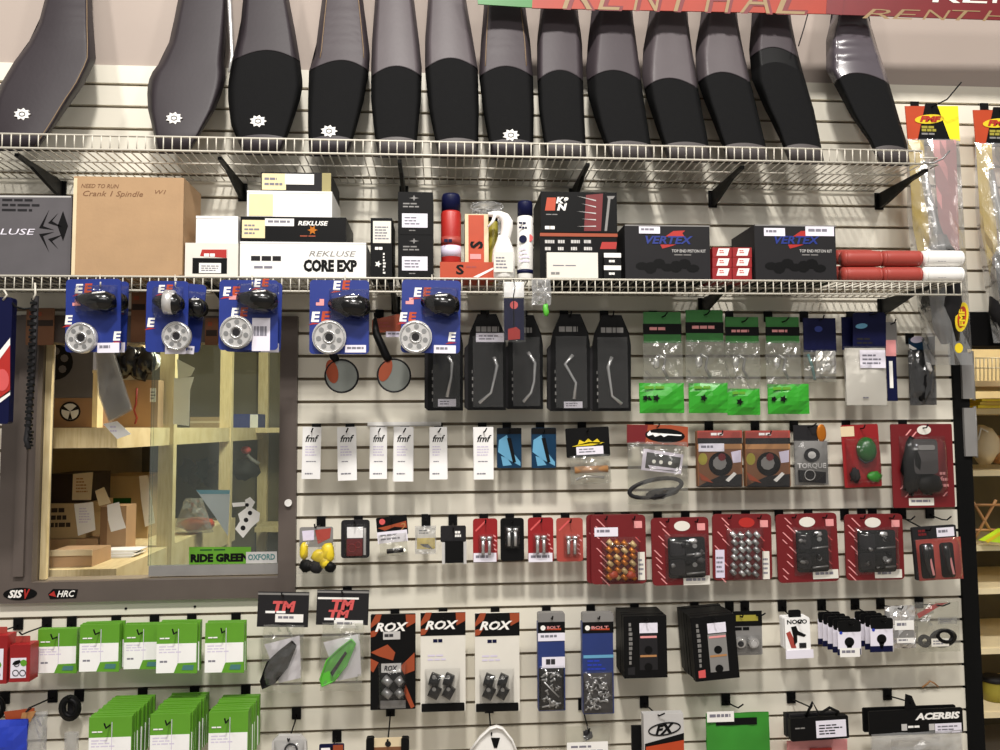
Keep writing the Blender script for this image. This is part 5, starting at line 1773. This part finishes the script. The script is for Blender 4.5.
plugs('front lilac plug pack with white sticker at its foot', 838, 628, 861, 655, 4, True, .19, 'stickered lilac plug packs')
plugs('front lilac plug pack with plain navy foot', 870.5, 625, 893, 652, 3, False, .17, 'plain-footed lilac plug packs')

t = T('foil_bag', 'crumpled silver foil bag with white label', 'parts bag', 902, 608, .11)
t.bag('foil', 886, 606, 915, 648, 'foil', 0, .014, .009, 9, 121)
t.label(895, 620.5, 914, 630, .018, 'white', 1)
t.panel('dark_print', 894, 631, 914, 638, 'greyplastic', .016, .001)
t.label(897, 638, 914, 643, .017, 'white', 1)
hook('black hook carrying the silver foil bag', 898, 608, .11)
t = T('cable_bag', 'clear bag of black cable with a red corner stripe', 'parts bag', 938, 604, .10)
t.poly('red_stripe', [(917, 614), (936, 603.5), (948, 602.5), (940, 606), (919, 618.5)], 'redbright', .003, .001)
for q in range(3):
    t.ring('cable', 943 + q, 638 - q, 12 - q * 2.2, .0065, 'black', .004 + q * .006, ry=7.5 - q, rot=-10 + q * 14)
t.ring('cable_coil', 924.5, 641, 4.6, .007, 'black', .004)
t.label(931.5, 638.5, 949, 646.5, .018, 'offwhite', 2)
t.label(938, 617, 957, 624, .002, 'clearheavy', 2)
t.bag('clear_bag', 914, 602, 960, 652, 'clear', .006, .014, .004, 8, 125)
hook('black hook carrying the cable bag', 936, 605, .10, side=.03)
t = T('bent_clip', 'small bent brown clip lodged in the slat groove', 'clip', 931, 687, .012)
t.tube('wire', [(922, 687.5, 0), (927, 684, .004), (930, 681, .008), (934, 683, .008), (938, 686.5, .0)], .003, 'tan')

# ------------------------------------------------------------------ bottom row
t = T('blue_bag', 'blue bag with orange top beside the black coil', 'parts bag', 12, 710, .17)
t.bag('blue_pouch', -20, 720, 27, 770, 'bluebright', .0, .02, .003, 8, 131)
t.poly('orange_top', [(4, 712), (34, 708), (34, 716), (6, 722)], 'orange_dark', -.01, .004)
t.poly('yellow_top', [(22, 713), (36, 711), (30, 722), (20, 722)], 'tan', -.006, .003)
t.bag('clear_bag', 22, 712, 46, 770, 'clearheavy', -.02, .02, .005, 7, 133)
hook('black hook carrying the blue bag', 29, 708, .15, .05, .015, .03)
t = T('black_coil', 'round black coil hanging alone under the green packs', 'coil', 70, 695, .05)
for q in range(3):
    t.ring('winding', 70, 708, 9 - q * 1.2, .0075, 'black', .004 + q * .006, ry=11 - q * 1.4)
t.panel('core', 67.5, 700, 73, 716, 'charcoal', .004, .012, 2)
hook('black hook carrying the black coil', 71, 697, .06)
t = T('clear_tag', 'pale translucent tag below the black coil', 'tag', 71, 731, .06)
t.bag('tag', 64, 732, 78, 770, 'clearheavy', 0, .004, .002, 6, 137)
t.panel('paper_strip', 66, 734, 76, 768, 'offwhite', -.003, .001)
t = T('dark_coil', 'black round part hanging behind the blue bag', 'coil', -4, 695, .06)
t.ring('winding', -6, 708, 9, .008, 'black', .004, ry=11)
hook('black hook carrying the dark round part', -5, 697, .06)

t = T('clamshell_pack', 'grey clamshell with a round dark socket ring', 'pack', 290, 736, .12)
t.poly('clamshell', [(272, 742), (278, 736), (300, 736), (306, 742), (308, 775), (270, 775)], 'paleplastic', 0, .02)
t.ring('socket', 291, 750, 6, .003, 'charcoal', .003)
t.blister('blister', 274, 740, 304, 774, 'blister', .001, .02)
hook('black hook carrying the grey clamshell', 289.5, 739, .12)
t = pack('striped_card', 'navy and orange card hanging below the green chain slider bag', 'pack', 319, 744, 344, 780, .12, 'navy', hk='navy and orange card', hx=332)
t.panel('orange_patch', 333, 745, 343, 752, 'orange_dark', .001, .0008)
t.panel('white_patch', 321, 748, 331, 753, 'paper', .001, .0008)
t = T('clamp_pack', 'pale pack with two black corner clamps', 'pack', 387, 738, .12)
t.panel('card', 371, 738, 402, 780, 'beige', 0, .004)
t.panel('corner_clamp', 366, 738, 374, 758, 'black', .008, .02, 2)
t.panel('corner_clamp', 401, 738, 409, 758, 'black', .008, .02, 2)
t.disc('dark_mark', 388, 744, 3, 'charcoal', .001, .0006)
t.panel('brown_band', 374, 747, 401, 752, 'brown', .001, .0008)
hook('black hook carrying the pack with corner clamps', 388, 740, .12)
t = T('white_funnel_guard', 'white peaked plastic guard hanging from its slot', 'guard', 496, 730, .12)
t.poly('shell', [(490, 729), (497, 727), (503, 729), (512, 740), (520, 760), (520, 790), (470, 790), (470, 752), (480, 738)], 'white', .0, .02)
t.poly('dark_slot', [(491, 738), (500, 738), (497, 748), (494, 748)], 'blackmatte', .002, .002)
t.tube('rim', [(470, 752, .004), (480, 738, .006), (490, 729, .008), (497, 727, .008), (503, 729, .008), (512, 740, .006), (520, 760, .004)], .004, 'white')
hook('black hook carrying the white peaked guard', 491, 733, .10)
t = T('label_bag', 'clear bag with white label hanging under the screw packs', 'parts bag', 586, 726, .10)
t.bag('clear_bag', 566, 726, 610, 780, 'clear', .004, .012, .005, 7, 141)
t.label(567, 742, 608, 756, .018, 'white', 2)
t.lump('dark_part', 588, 735, 5, 5, .006, 'charcoal', .004, .3, 4)
hook('black hook carrying the clear white-label bag', 588, 729, .10)
t = T('oval_logo_pack', 'silver pack with black oval FX logo and orange lower half', 'pack', 664, 716, .16)
t.panel('card', 644, 714, 684, 775, 'paleplastic', 0, .03)
t.poly('dark_lower', [(645, 744), (684, 733), (684, 775), (645, 775)], 'black', .001, .0008)
t.poly('orange_lower', [(646, 747), (684, 740), (684, 775), (646, 775)], 'orange', .002, .0008)
t.ring('oval_logo', 664.5, 729, 16, .0022, 'black', .001, ry=5.8, rot=-10, n=26)
t.text('FX', 655, 724, 675, 734, 'black', .0016, .05, .3, tilt=.15)
t.panel('black_behind', 632, 726, 642, 775, 'black', -.04, .01)
hook('black hook carrying the silver oval logo pack', 655, 713, .14, .04, .012, .02)
t = T('green_bag', 'bright green bag with black strip and white sticker', 'parts bag', 738, 712, .12)
t.bag('bag', 707, 713, 770, 790, 'greenbag', 0, .012, .003, 9, 151, flat=False)
t.panel('black_strip', 716, 718, 757, 725, 'black', .007, .001)
t.label(707, 711.5, 734, 722, .010, 'white', 1)
hook('black hook carrying the green bag', 734, 706, .08, .03, .015, .02)

t = pack('strap_pack', 'black pack with barcode label and folded strap', 'pack', 790.5, 717, 848.5, 740, .16, 'black', None, -1.5, th=.02)
t.label(816, 720.5, 846, 737.5, .0015, 'label', 4, 'barcode_label', None, 'charcoal')
t.tube('strap', [(806, 716, -.01), (813, 702, .0), (819, 714, .004), (830, 708, .0), (838, 712, .0), (836, 717, -.006)], .005, 'black')
t.lines(795, 727, 812, 730, 1, 'greyplastic', .001)
t.panel('black_header', 790, 713, 840, 718, 'charcoal', -.0205, .010)
hook('black hook carrying the barcode pack', 808, 706, .13)
t = T('barcode_side_pack', 'black pack of the same size behind the barcode pack', 'pack', 812, 718, .105)
t.panel('card', 786, 713, 838, 736, 'black', 0, .02)
t.panel('edge_strip', 786, 713, 788, 736, 'charcoal', .001, .001)
t = T('red_clear_bag', 'reddish clear bag below the barcode pack', 'parts bag', 815, 740, .08)
t.bag('bag', 788, 740, 848, 785, 'pink', 0, .01, .003, 7, 155)
t.panel('red_mark', 810, 748, 832, 760, 'redbright', .012, .001)
t = pack('fender_pack', 'long black header card reading ACERBIS over a clear bag', 'pack', 869, 709.5, 963, 734, .14, 'black', None, -.5, th=.006)
t.text('ACERBIS', 915, 712.5, 960, 719.5, 'white', .001, .05, .2)
for a in (901.5, 929):
    t.panel('pale_square', a, 724, a + 5.5, 730.5, 'paleplastic', .001, .0006)
t.lines(908, 725.5, 928, 728.5, 1, 'white', .001, 'logo', frac=.7)
t.label(935, 723.5, 961.5, 733, .0016, 'label', 2)
t.bag('clear_bag', 872, 732, 963, 790, 'clearheavy', .002, .02, .006, 9, 161)
t.poly('hang_tab', [(905, 710), (906, 694), (912, 696), (918, 710)], 'black', -.004, .004)
hook('black hook carrying the long black header card', 907, 701, .12)
stack(t, 1, .03, 'black header card hung behind the one reading ACERBIS', None, ['card'], .006)


# ------------------------------------------------------------------ bagged exhausts on the right
def exhaust(lab, x0, x1, top, bot, d, seed, full, desc):
    t = T('bagged_exhaust', lab, 'bagged part', (x0 + x1) / 2, top + 5, d, 'bagged parts under flame-coloured headers')
    k = (x1 - x0) / 57.0
    X = lambda v: x0 + v * k
    hy = 34
    t.poly('red_panel', [(X(0), top), (X(22), top), (X(14), top + hy), (X(3), top + hy)], 'orange', 0, .003)
    t.poly('black_panel', [(X(21), top - 3), (X(32), top - 3), (X(46), top + hy), (X(13), top + hy)], 'black', .001, .003)
    t.poly('yellow_panel', [(X(32), top), (X(54), top), (X(56), top + hy + 1), (X(46), top + hy)], 'yellowflat', 0, .003)
    e = t.disc('yellow_oval', X(25), top + 13, 15 * k, 'yellow', .002, .001, ry=4.6, rot=-4)
    t.text('FMF', X(15), top + 10, X(37), top + 16, 'redbright', .0032, .06, .25, parent=e)
    t.lines(X(17), top + 20, X(39), top + 26, 2, 'olive', .002, 'print_lines', frac=.8)
    t.lines(X(17), top + 27, X(40), top + 31, 1, 'greyplastic', .002, 'print_lines')
    t.poly('yellow_sheet', [(X(3), top + hy), (X(19), top + hy), (X(26), top + 150), (X(36), top + 215), (X(24), top + 200), (X(8), top + 120)], 'yellowbag', .002, .001)
    t.poly('pink_sheet', [(X(28), top + hy), (X(52), top + hy), (X(56), top + 160), (X(38), top + 160)], 'pink', .001, .001)
    t.tube('pipe', [(X(18), top + 60, .01), (X(24), top + 90, .014), (X(31), top + 120, .018), (X(35), top + 136, .032)], [.010, .012, .015, .020], 'steel', 12)
    t.tube('muffler', [(X(35), top + 140, .035), (X(35.5), top + 150, .04), (X(36), top + 168, .045), (X(37), top + 200, .045), (X(46), top + 236, .03)], [.026, .046, .056, .062, .028], 'charcoal', 16)
    t.tube('muffler_cap', [(X(34.6), top + 130, .034), (X(35), top + 141, .036), (X(35.4), top + 147, .04)], [.024, .036, .047], 'steel', 16)
    if full:
        e = t.disc('badge', X(58), top + 211, 6.5, 'yellow', .09, .002, ry=15, rot=8)
        t.disc('badge', X(58), top + 211, 4.2, 'orange', .0915, .001, ry=11, rot=8, parent=e)
        t.text('FMF', X(55), top + 203, X(61), top + 220, 'yellow', .093, .04, vertical=True, parent=e)
        t.disc('badge', X(55), top + 242, 4, 'yellow', .09, .002, ry=5)
    # tapering clear bag
    rr = random.Random(seed)
    V, Fc = [], []
    n, mrows = 8, 16
    for j in range(mrows + 1):
        v = j / mrows
        y = top + hy - 1 + (bot - top - hy + 1) * v
        xa = X(2) + (X(28) - X(2)) * max(0, v - .3) ** 1.25 * 1.15
        xb = X(55) + 14 * k * v
        for i in range(n + 1):
            u = i / n
            q = 4 * u * (1 - u) * (.02 + .09 * min(1, v * 1.5) * (1 - v ** 6))
            V.append(t.L(xa + (xb - xa) * u, y, .006 + q + rr.uniform(-.004, .004)))
    for j in range(mrows):
        for i in range(n):
            k_ = j * (n + 1) + i
            Fc.append((k_, k_ + 1, k_ + n + 2, k_ + n + 1))
    t.add('clear_bag', V, Fc, 'clearheavy')
    V2 = [v + Vector((0, .0, 0)) for v in V]
    hook('black hook carrying the ' + desc, X(27), top + 1, d, .09, .05, .05)
    return t


exhaust('bagged exhaust with badge hanging past the shelf end', 905, 961, 106, 365, .10, 171, True, 'bagged exhaust past the shelf end')
exhaust('bagged exhaust over the door header', 973, 1029, 110, 343, .08, 175, False, 'bagged exhaust over the door header')

# ------------------------------------------------------------------ stockroom behind the window
BE = P(95, 578, 0).x
BZ = P(95, 578, 0).z
t = bpy.data.objects.new('stock_bench', None)
C.objects.link(t)
t.location = (BE, .2, 0)
tags(t, 'pale pine stockroom shelving running back from the window', 'shelving')


def bpart(name, x0, x1, y0, y1, z0, z1, m='pine'):
    return link(name, *boxg(x0 - BE, x1 - BE, y0 - .2, y1 - .2, z0, z1), m, t)


SZ1, SZ0 = P(100, 428, -.6).z, P(100, 444.5, -.6).z
bpart('bench_top', -1.88, BE, .17, 1.75, BZ - .03, BZ)
bpart('bench_apron', BE - .03, BE, .17, 1.75, BZ - .12, BZ - .03)
bpart('upper_shelf', -1.88, BE, .17, 2.4, SZ1 - .02, SZ1)
bpart('shelf_end', -1.88, BE, .15, .17, SZ0 - .004, SZ1)
bpart('shelf_rail', BE - .035, BE, .17, 2.4, SZ0 - .006, SZ1 - .02)
for px, yy in ((167.5, .70), (226, 1.63), (263, 2.53)):
    x = P(px, 450, -yy).x
    bpart('post', x - .03, x + .03, yy - .02, yy + .02, 0, 2.4)
bpart('rear_shelf', BE, .6, 2.2, 2.5, SZ1 - .03, SZ1)
bpart('rear_shelf', BE, .6, 2.2, 2.5, SZ1 - .62, SZ1 - .59)


def sbox(name, lab, cat, x0, y0, x1, base, d, depth, m, group=None):
    c = P((x0 + x1) / 2, 450, d)
    y1 = Q((c.x, -d, base))[1]
    t = T(name, lab, cat, (x0 + x1) / 2, y1, d, group)
    t.panel('carton', x0, y0, x1, y1, m, 0, depth)
    t.y1, t.top = y1, P((x0 + x1) / 2, y0, d).z + .001
    return t


s1 = SZ1 + .001
t = sbox('stock_carton', 'brown stock carton with round emblem on the pine shelf', 'box', 51, 398, 92, s1, -.30, .18, 'cardboard_dark')
t.disc('round_emblem', 70, 411.5, 10.5, 'black', .001, .0006, ry=10)
t.disc('round_emblem', 70, 411.5, 8.6, 'paleplastic', .002, .0006, ry=8)
for a in (30, 150, 270):
    t.poly('round_emblem', [(70, 411.5), (70 + 9 * math.cos(math.radians(a - 14)), 411.5 - 8 * math.sin(math.radians(a - 14))), (70 + 9 * math.cos(math.radians(a + 14)), 411.5 - 8 * math.sin(math.radians(a + 14)))], 'black', .003, .0006)
tp = t.top
t = sbox('stock_carton', 'dull grey-brown stock carton with part of a wheel print', 'box', 51, 336, 93, tp, -.30, .18, 'greybox')
t.disc('wheel_print', 54, 362, 19, 'black', .001, .0006, ry=18)
for a in (20, -40, 80):
    t.disc('wheel_print', 54 + 11 * math.cos(math.radians(a)), 362 - 11 * math.sin(math.radians(a)), 4, 'greybox', .002, .0006, n=8)
t = T('timber_divider', 'upright pale timber divider beside the emblem carton', 'board', 95, 423, -.30)
t.panel('board', 92.5, 370, 97.5, Q((P(95, 420, -.3).x, .3, s1))[1], 'pine', 0, .05)
t.panel('end_cap', 92.5, 370, 97.5, 373, 'beige', .001, .002)
t = sbox('stock_carton', 'tan stock carton with a dark drip down its face', 'box', 100, 380, 158, s1, -.60, .06, 'cardboard')
t.tube('drip', [(137, 388, .002), (136, 404, .002), (134, 410, .002), (137, 418, .002), (135, 424, .002)], .004, 'brick')
t.label(150, 388, 156, 402, .001, 'paper', 3)
tp = t.top
t = T('black_bundle', 'bunched black plastic bundle on the tan carton', 'bundle', 130, 380, -.56)
for q in range(6):
    t.lump('fold', 116 + q * 6, 363 + 4 * math.sin(q * 2), 11, 15 - abs(q - 3), .034, 'blackgloss', .008 * (q % 3), .22, q + 3)
t = T('crumpled_paper', 'crumpled white and yellow paper behind the black bundle', 'paper', 150, 365, -.635)
t.lump('white_ball', 153, 361, 8, 10, .022, 'paper', 0, .3, 4, smooth=False)
t.lump('yellow_ball', 143, 352, 7, 8, .022, 'cream', .0, .3, 6, smooth=False)
t = T('hanging_sheet', 'translucent grey sheet hanging inside the window', 'sheet', 100, 350, -.20)
t.poly('sheet', [(95, 345), (112, 345), (132.5, 410), (109, 423), (98, 395)], 'clearheavy', 0, .002)
t.poly('backing', [(96, 346), (111, 346), (131, 409), (109.5, 421), (99, 394)], 'paleplastic', -.006, .002)
t = T('paper_slip', 'white paper slip drooping over the pine shelf edge', 'paper', 115, 424, -.125)
t.poly('slip', [(103, 424), (117, 421), (131, 434), (117, 439)], 'paper', 0, .0015)
t.lines(110, 426, 120, 434, 2, 'lilac', .0008)
t = T('paper_sheets', 'white paper sheets pinned to the nearer pine post', 'paper', 176, 355, -.66)
t.poly('lower_sheet', [(174, 378), (194, 377), (190, 390), (189, 426), (173, 424)], 'paper', 0, .001)
t.poly('upper_sheet', [(177, 359), (195, 368), (191, 376), (178, 379)], 'offwhite', .002, .001)
t = sbox('blue_box', 'small blue and white box on the rear stockroom shelf', 'box', 230, 414, 258, s1, -2.25, .2, 'blue')
t.panel('white_end', 250, 414.5, 258, t.y1, 'paper', .001, .001)
t = sbox('flat_box', 'flat tan box beside the blue one on the rear shelf', 'box', 190, 417, 228, s1, -2.25, .2, 'cardboard_pale')
t.panel('tape', 190, 421, 228, 423, 'beige', .001, .001)

b1 = BZ + .001
t = sbox('stock_carton', 'low open cardboard carton closest to the window sill', 'box', 46, 552, 92, b1, -.22, .16, 'cardboard')
t.panel('flap', 46, 550, 92, 556, 'beige', .004, .003)
t = sbox('stock_carton', 'cardboard carton under the printed grey carton on the bench', 'box', 46, 539, 98, b1, -.55, .3, 'cardboard')
t.panel('tape', 70, 539, 76, t.y1, 'cardboard_pale', .001, .001)
tp = t.top
t = sbox('stock_carton', 'printed grey-tan carton with a white sheet taped on', 'box', 47, 503.5, 86, tp, -.56, .25, 'cardboard_pale')
t.lines(51, 508, 74, 530, 3, 'darkbrown', .001, 'printed_block', frac=.6)
e = t.poly('white_sheet', [(74, 504), (93, 502), (95.5, 530), (78, 536)], 'paper', .004, .001)
t.lines(79, 508, 91, 524, 6, 'lilac', .0052, parent=e)
tp = t.top
t = sbox('stock_carton', 'dark brown carton topping the bench stack', 'box', 47, 474, 84, tp, -.57, .25, 'darkbrown')
e = t.poly('tan_sheet', [(73, 474), (93, 472), (91, 500), (72, 500)], 'beige', .004, .001)
t.lines(76, 478, 88, 494, 5, 'tan', .0052, parent=e)
t = sbox('stock_carton', 'tall tan carton with green patch at the back of the bench', 'box', 97, 476, 148, b1, -.95, .3, 'cardboard_pale')
t.panel('green_patch', 113, 498, 131, 510, 'greendark', .001, .001)
t.poly('white_sheet', [(139, 476), (148, 475), (155, 523), (145, 527), (141, 500)], 'paper', .004, .001)
t = sbox('stock_carton', 'small brown carton carrying a curled receipt', 'box', 101, 506, 126, b1, -.53, .10, 'cardboard')
t.panel('dark_side', 100, 507, 107, t.y1, 'cardboard_dark', .001, .002)
e = t.poly('receipt', [(107, 505), (119, 502), (122, 516), (126, 528), (111, 532), (108, 520)], 'paper', .004, .001)
t.poly('tan_slip', [(95, 491), (104, 487), (111, 503), (99, 506)], 'beige', .003, .001)
t = T('paper_stack', 'loose stack of papers lying on the bench', 'paper', 125, 552, -.62)
for q in range(6):
    x0_, x1_ = P(100 + q * 3, 548, -.6).x, P(150 + (q % 3) * 2, 548, -.6).x
    z_ = BZ + .001 + q * .004
    V, Fc = boxg(x0_ - t.loc.x, min(x1_, BE - .01) - t.loc.x, (.40 + q * .008) - t.loc.y, (.50 + q * .006) - t.loc.y, z_ - t.loc.z, z_ + .003 - t.loc.z)
    t.add('sheet', V, Fc, 'paper' if q % 2 else 'offwhite')
t = T('orange_bag', 'clear bag with an orange part on the bench beyond the post', 'parts bag', 195, 528, -1.1)
t.lump('orange_part', 196, 524, 18, 7, .06, 'orange', 0, .15, 3)
t.bag('clear_bag', 172, 498, 214, 533, 'clearheavy', .06, .03, .012, 7, 177, taper=.6)
t = T('blue_sheet', 'pale blue paper triangle hanging behind the glass', 'paper', 215, 490, -.30)
t.poly('sheet', [(196, 490), (230, 490), (228, 536), (214, 515)], 'lilac', 0, .0012)
t.poly('fold', [(196, 490), (230, 490), (229, 494), (200, 494)], 'skyblue', .001, .0006)
t = T('red_helmet_toy', 'dark part with a red knob on the lower rear shelf', 'part', 244, 462, -2.2)
t.lump('body', 244, 470, 14, 10, .08, 'charcoal', 0, .25, 5)
t.lump('red_knob', 246, 450, 5, 4, .03, 'pinkred', .02, .1, 6)
t.tube('arm', [(247, 455, .02), (252, 460, .02), (259, 464, .02)], .012, 'greyplastic')
t = T('parts_pile', 'dark mixed parts heaped on the lower rear shelf', 'part', 205, 480, -2.3)
for q in range(5):
    t.lump('part', 188 + q * 8, 470 + 6 * (q % 2), 8, 12, .07, ('charcoal', 'darkbrown', 'deepblue')[q % 3], 0, .25, q + 9)

# ------------------------------------------------------------------ shelving seen through the doorway
AX0, AX1 = P(973, 450, -.55).x - .12, P(973, 450, -.55).x + .9
t = bpy.data.objects.new('aisle_shelving', None)
C.objects.link(t)
t.location = (AX0, .6, 0)
tags(t, 'cream shelving unit seen through the doorway', 'shelving')
AZ = {}
for nm, py in (('a', 383), ('b', 411), ('c', 474), ('g', 550), ('d', 594), ('e', 655), ('f', 720)):
    z = P(985, py, -.55).z
    AZ[nm] = z + .012
    link('shelf_board', *boxg(0, AX1 - AX0, 0, .5, z - .012, z + .012), 'creamwall', t)
link('back_panel', *boxg(0, AX1 - AX0, .5, .52, 0, P(985, 400, -.55).z), 'darkwall', t)
link('side_panel', *boxg(-.02, 0, 0, .5, 0, P(985, 383, -.55).z + .01), 'tanwall', t)
t = T('wire_basket', 'small wire basket on the top aisle shelf', 'basket', 990, 375, -.58)
for i in range(9):
    x = 976 + i * 4
    t.tube('wire', [(x, Q((P(x, 380, -.58).x, .58, AZ['a']))[1], 0), (x, 358, 0)], .002, 'wire')
for y in (358, 368):
    t.tube('rim_wire', [(975, y, 0), (1010, y, 0)], .0025, 'wire')
for q in range(3):
    t = T('yellow_envelope', ('top', 'middle', 'bottom')[q] + ' yellow envelope of the pile on the second aisle shelf', 'envelope', 990, 402 - q, -.58, 'yellow envelopes')
    z_ = AZ['b'] + .001 + (2 - q) * .014
    V, Fc = boxg(-.05 - .01 * q, .14, -.02, .2, z_ - t.loc.z, z_ + .012 - t.loc.z)
    t.add('envelope', V, Fc, 'yellowbag' if q % 2 else 'yellow')
    t.add('flap', *boxg(-.03, .12, -.021, .05, z_ + .012 - t.loc.z, z_ + .0135 - t.loc.z), 'orange_dark')
t = T('cloth_bag', 'pale cloth bag slumped on the third aisle shelf', 'bag', 985, Q((P(985, 470, -.6).x, .6, AZ['c']))[1], -.70)
t.lump('bag', 984, 445, 11, 19, .07, 'beige', 0, .08, 4, nu=14, nv=10)
t.lump('bag_fold', 999, 450, 8, 14, .06, 'tan', .01, .08, 6)
t.tube('handle', [(978, 440, .04), (981, 428, .05), (988, 432, .05), (990, 444, .04)], .004, 'offwhite')
t = T('folding_stool', 'folded brown stool frame under the third aisle shelf', 'stool', 980, 560, -.60)
for a, b in (((972, 500), (996, 540)), ((996, 500), (974, 540)), ((970, 505), (1000, 505)), ((970, 530), (1000, 530))):
    t.tube('rail', [(a[0], a[1], 0), (b[0], b[1], 0)], .006, 'tan')
t = T('neon_bag', 'neon yellow packet on the fourth aisle shelf', 'packet', 995, 545, -.56)
t.poly('packet', [(983, 541), (1003, 529), (1012, 534), (1010, 544)], 'neon', 0, .03)
t.poly('fold', [(985, 541), (1003, 530), (1004, 533), (988, 543)], 'yellow', .001, .001)
yt = Q((P(994, 700, -.74).x, .74, AZ['f'] + .002))[1]
t = T('lidded_tub', 'olive tub with dark lid on an aisle shelf', 'tub', 994, yt, -.74)
t.lathe('tub', 994, [(9, yt), (10, yt - 10), (11, yt - 18), (11.5, yt - 20)], 'olive', 0)
t.lathe('lid', 994, [(12, yt - 19), (12, yt - 22), (10, yt - 24)], 'charcoal', 0)
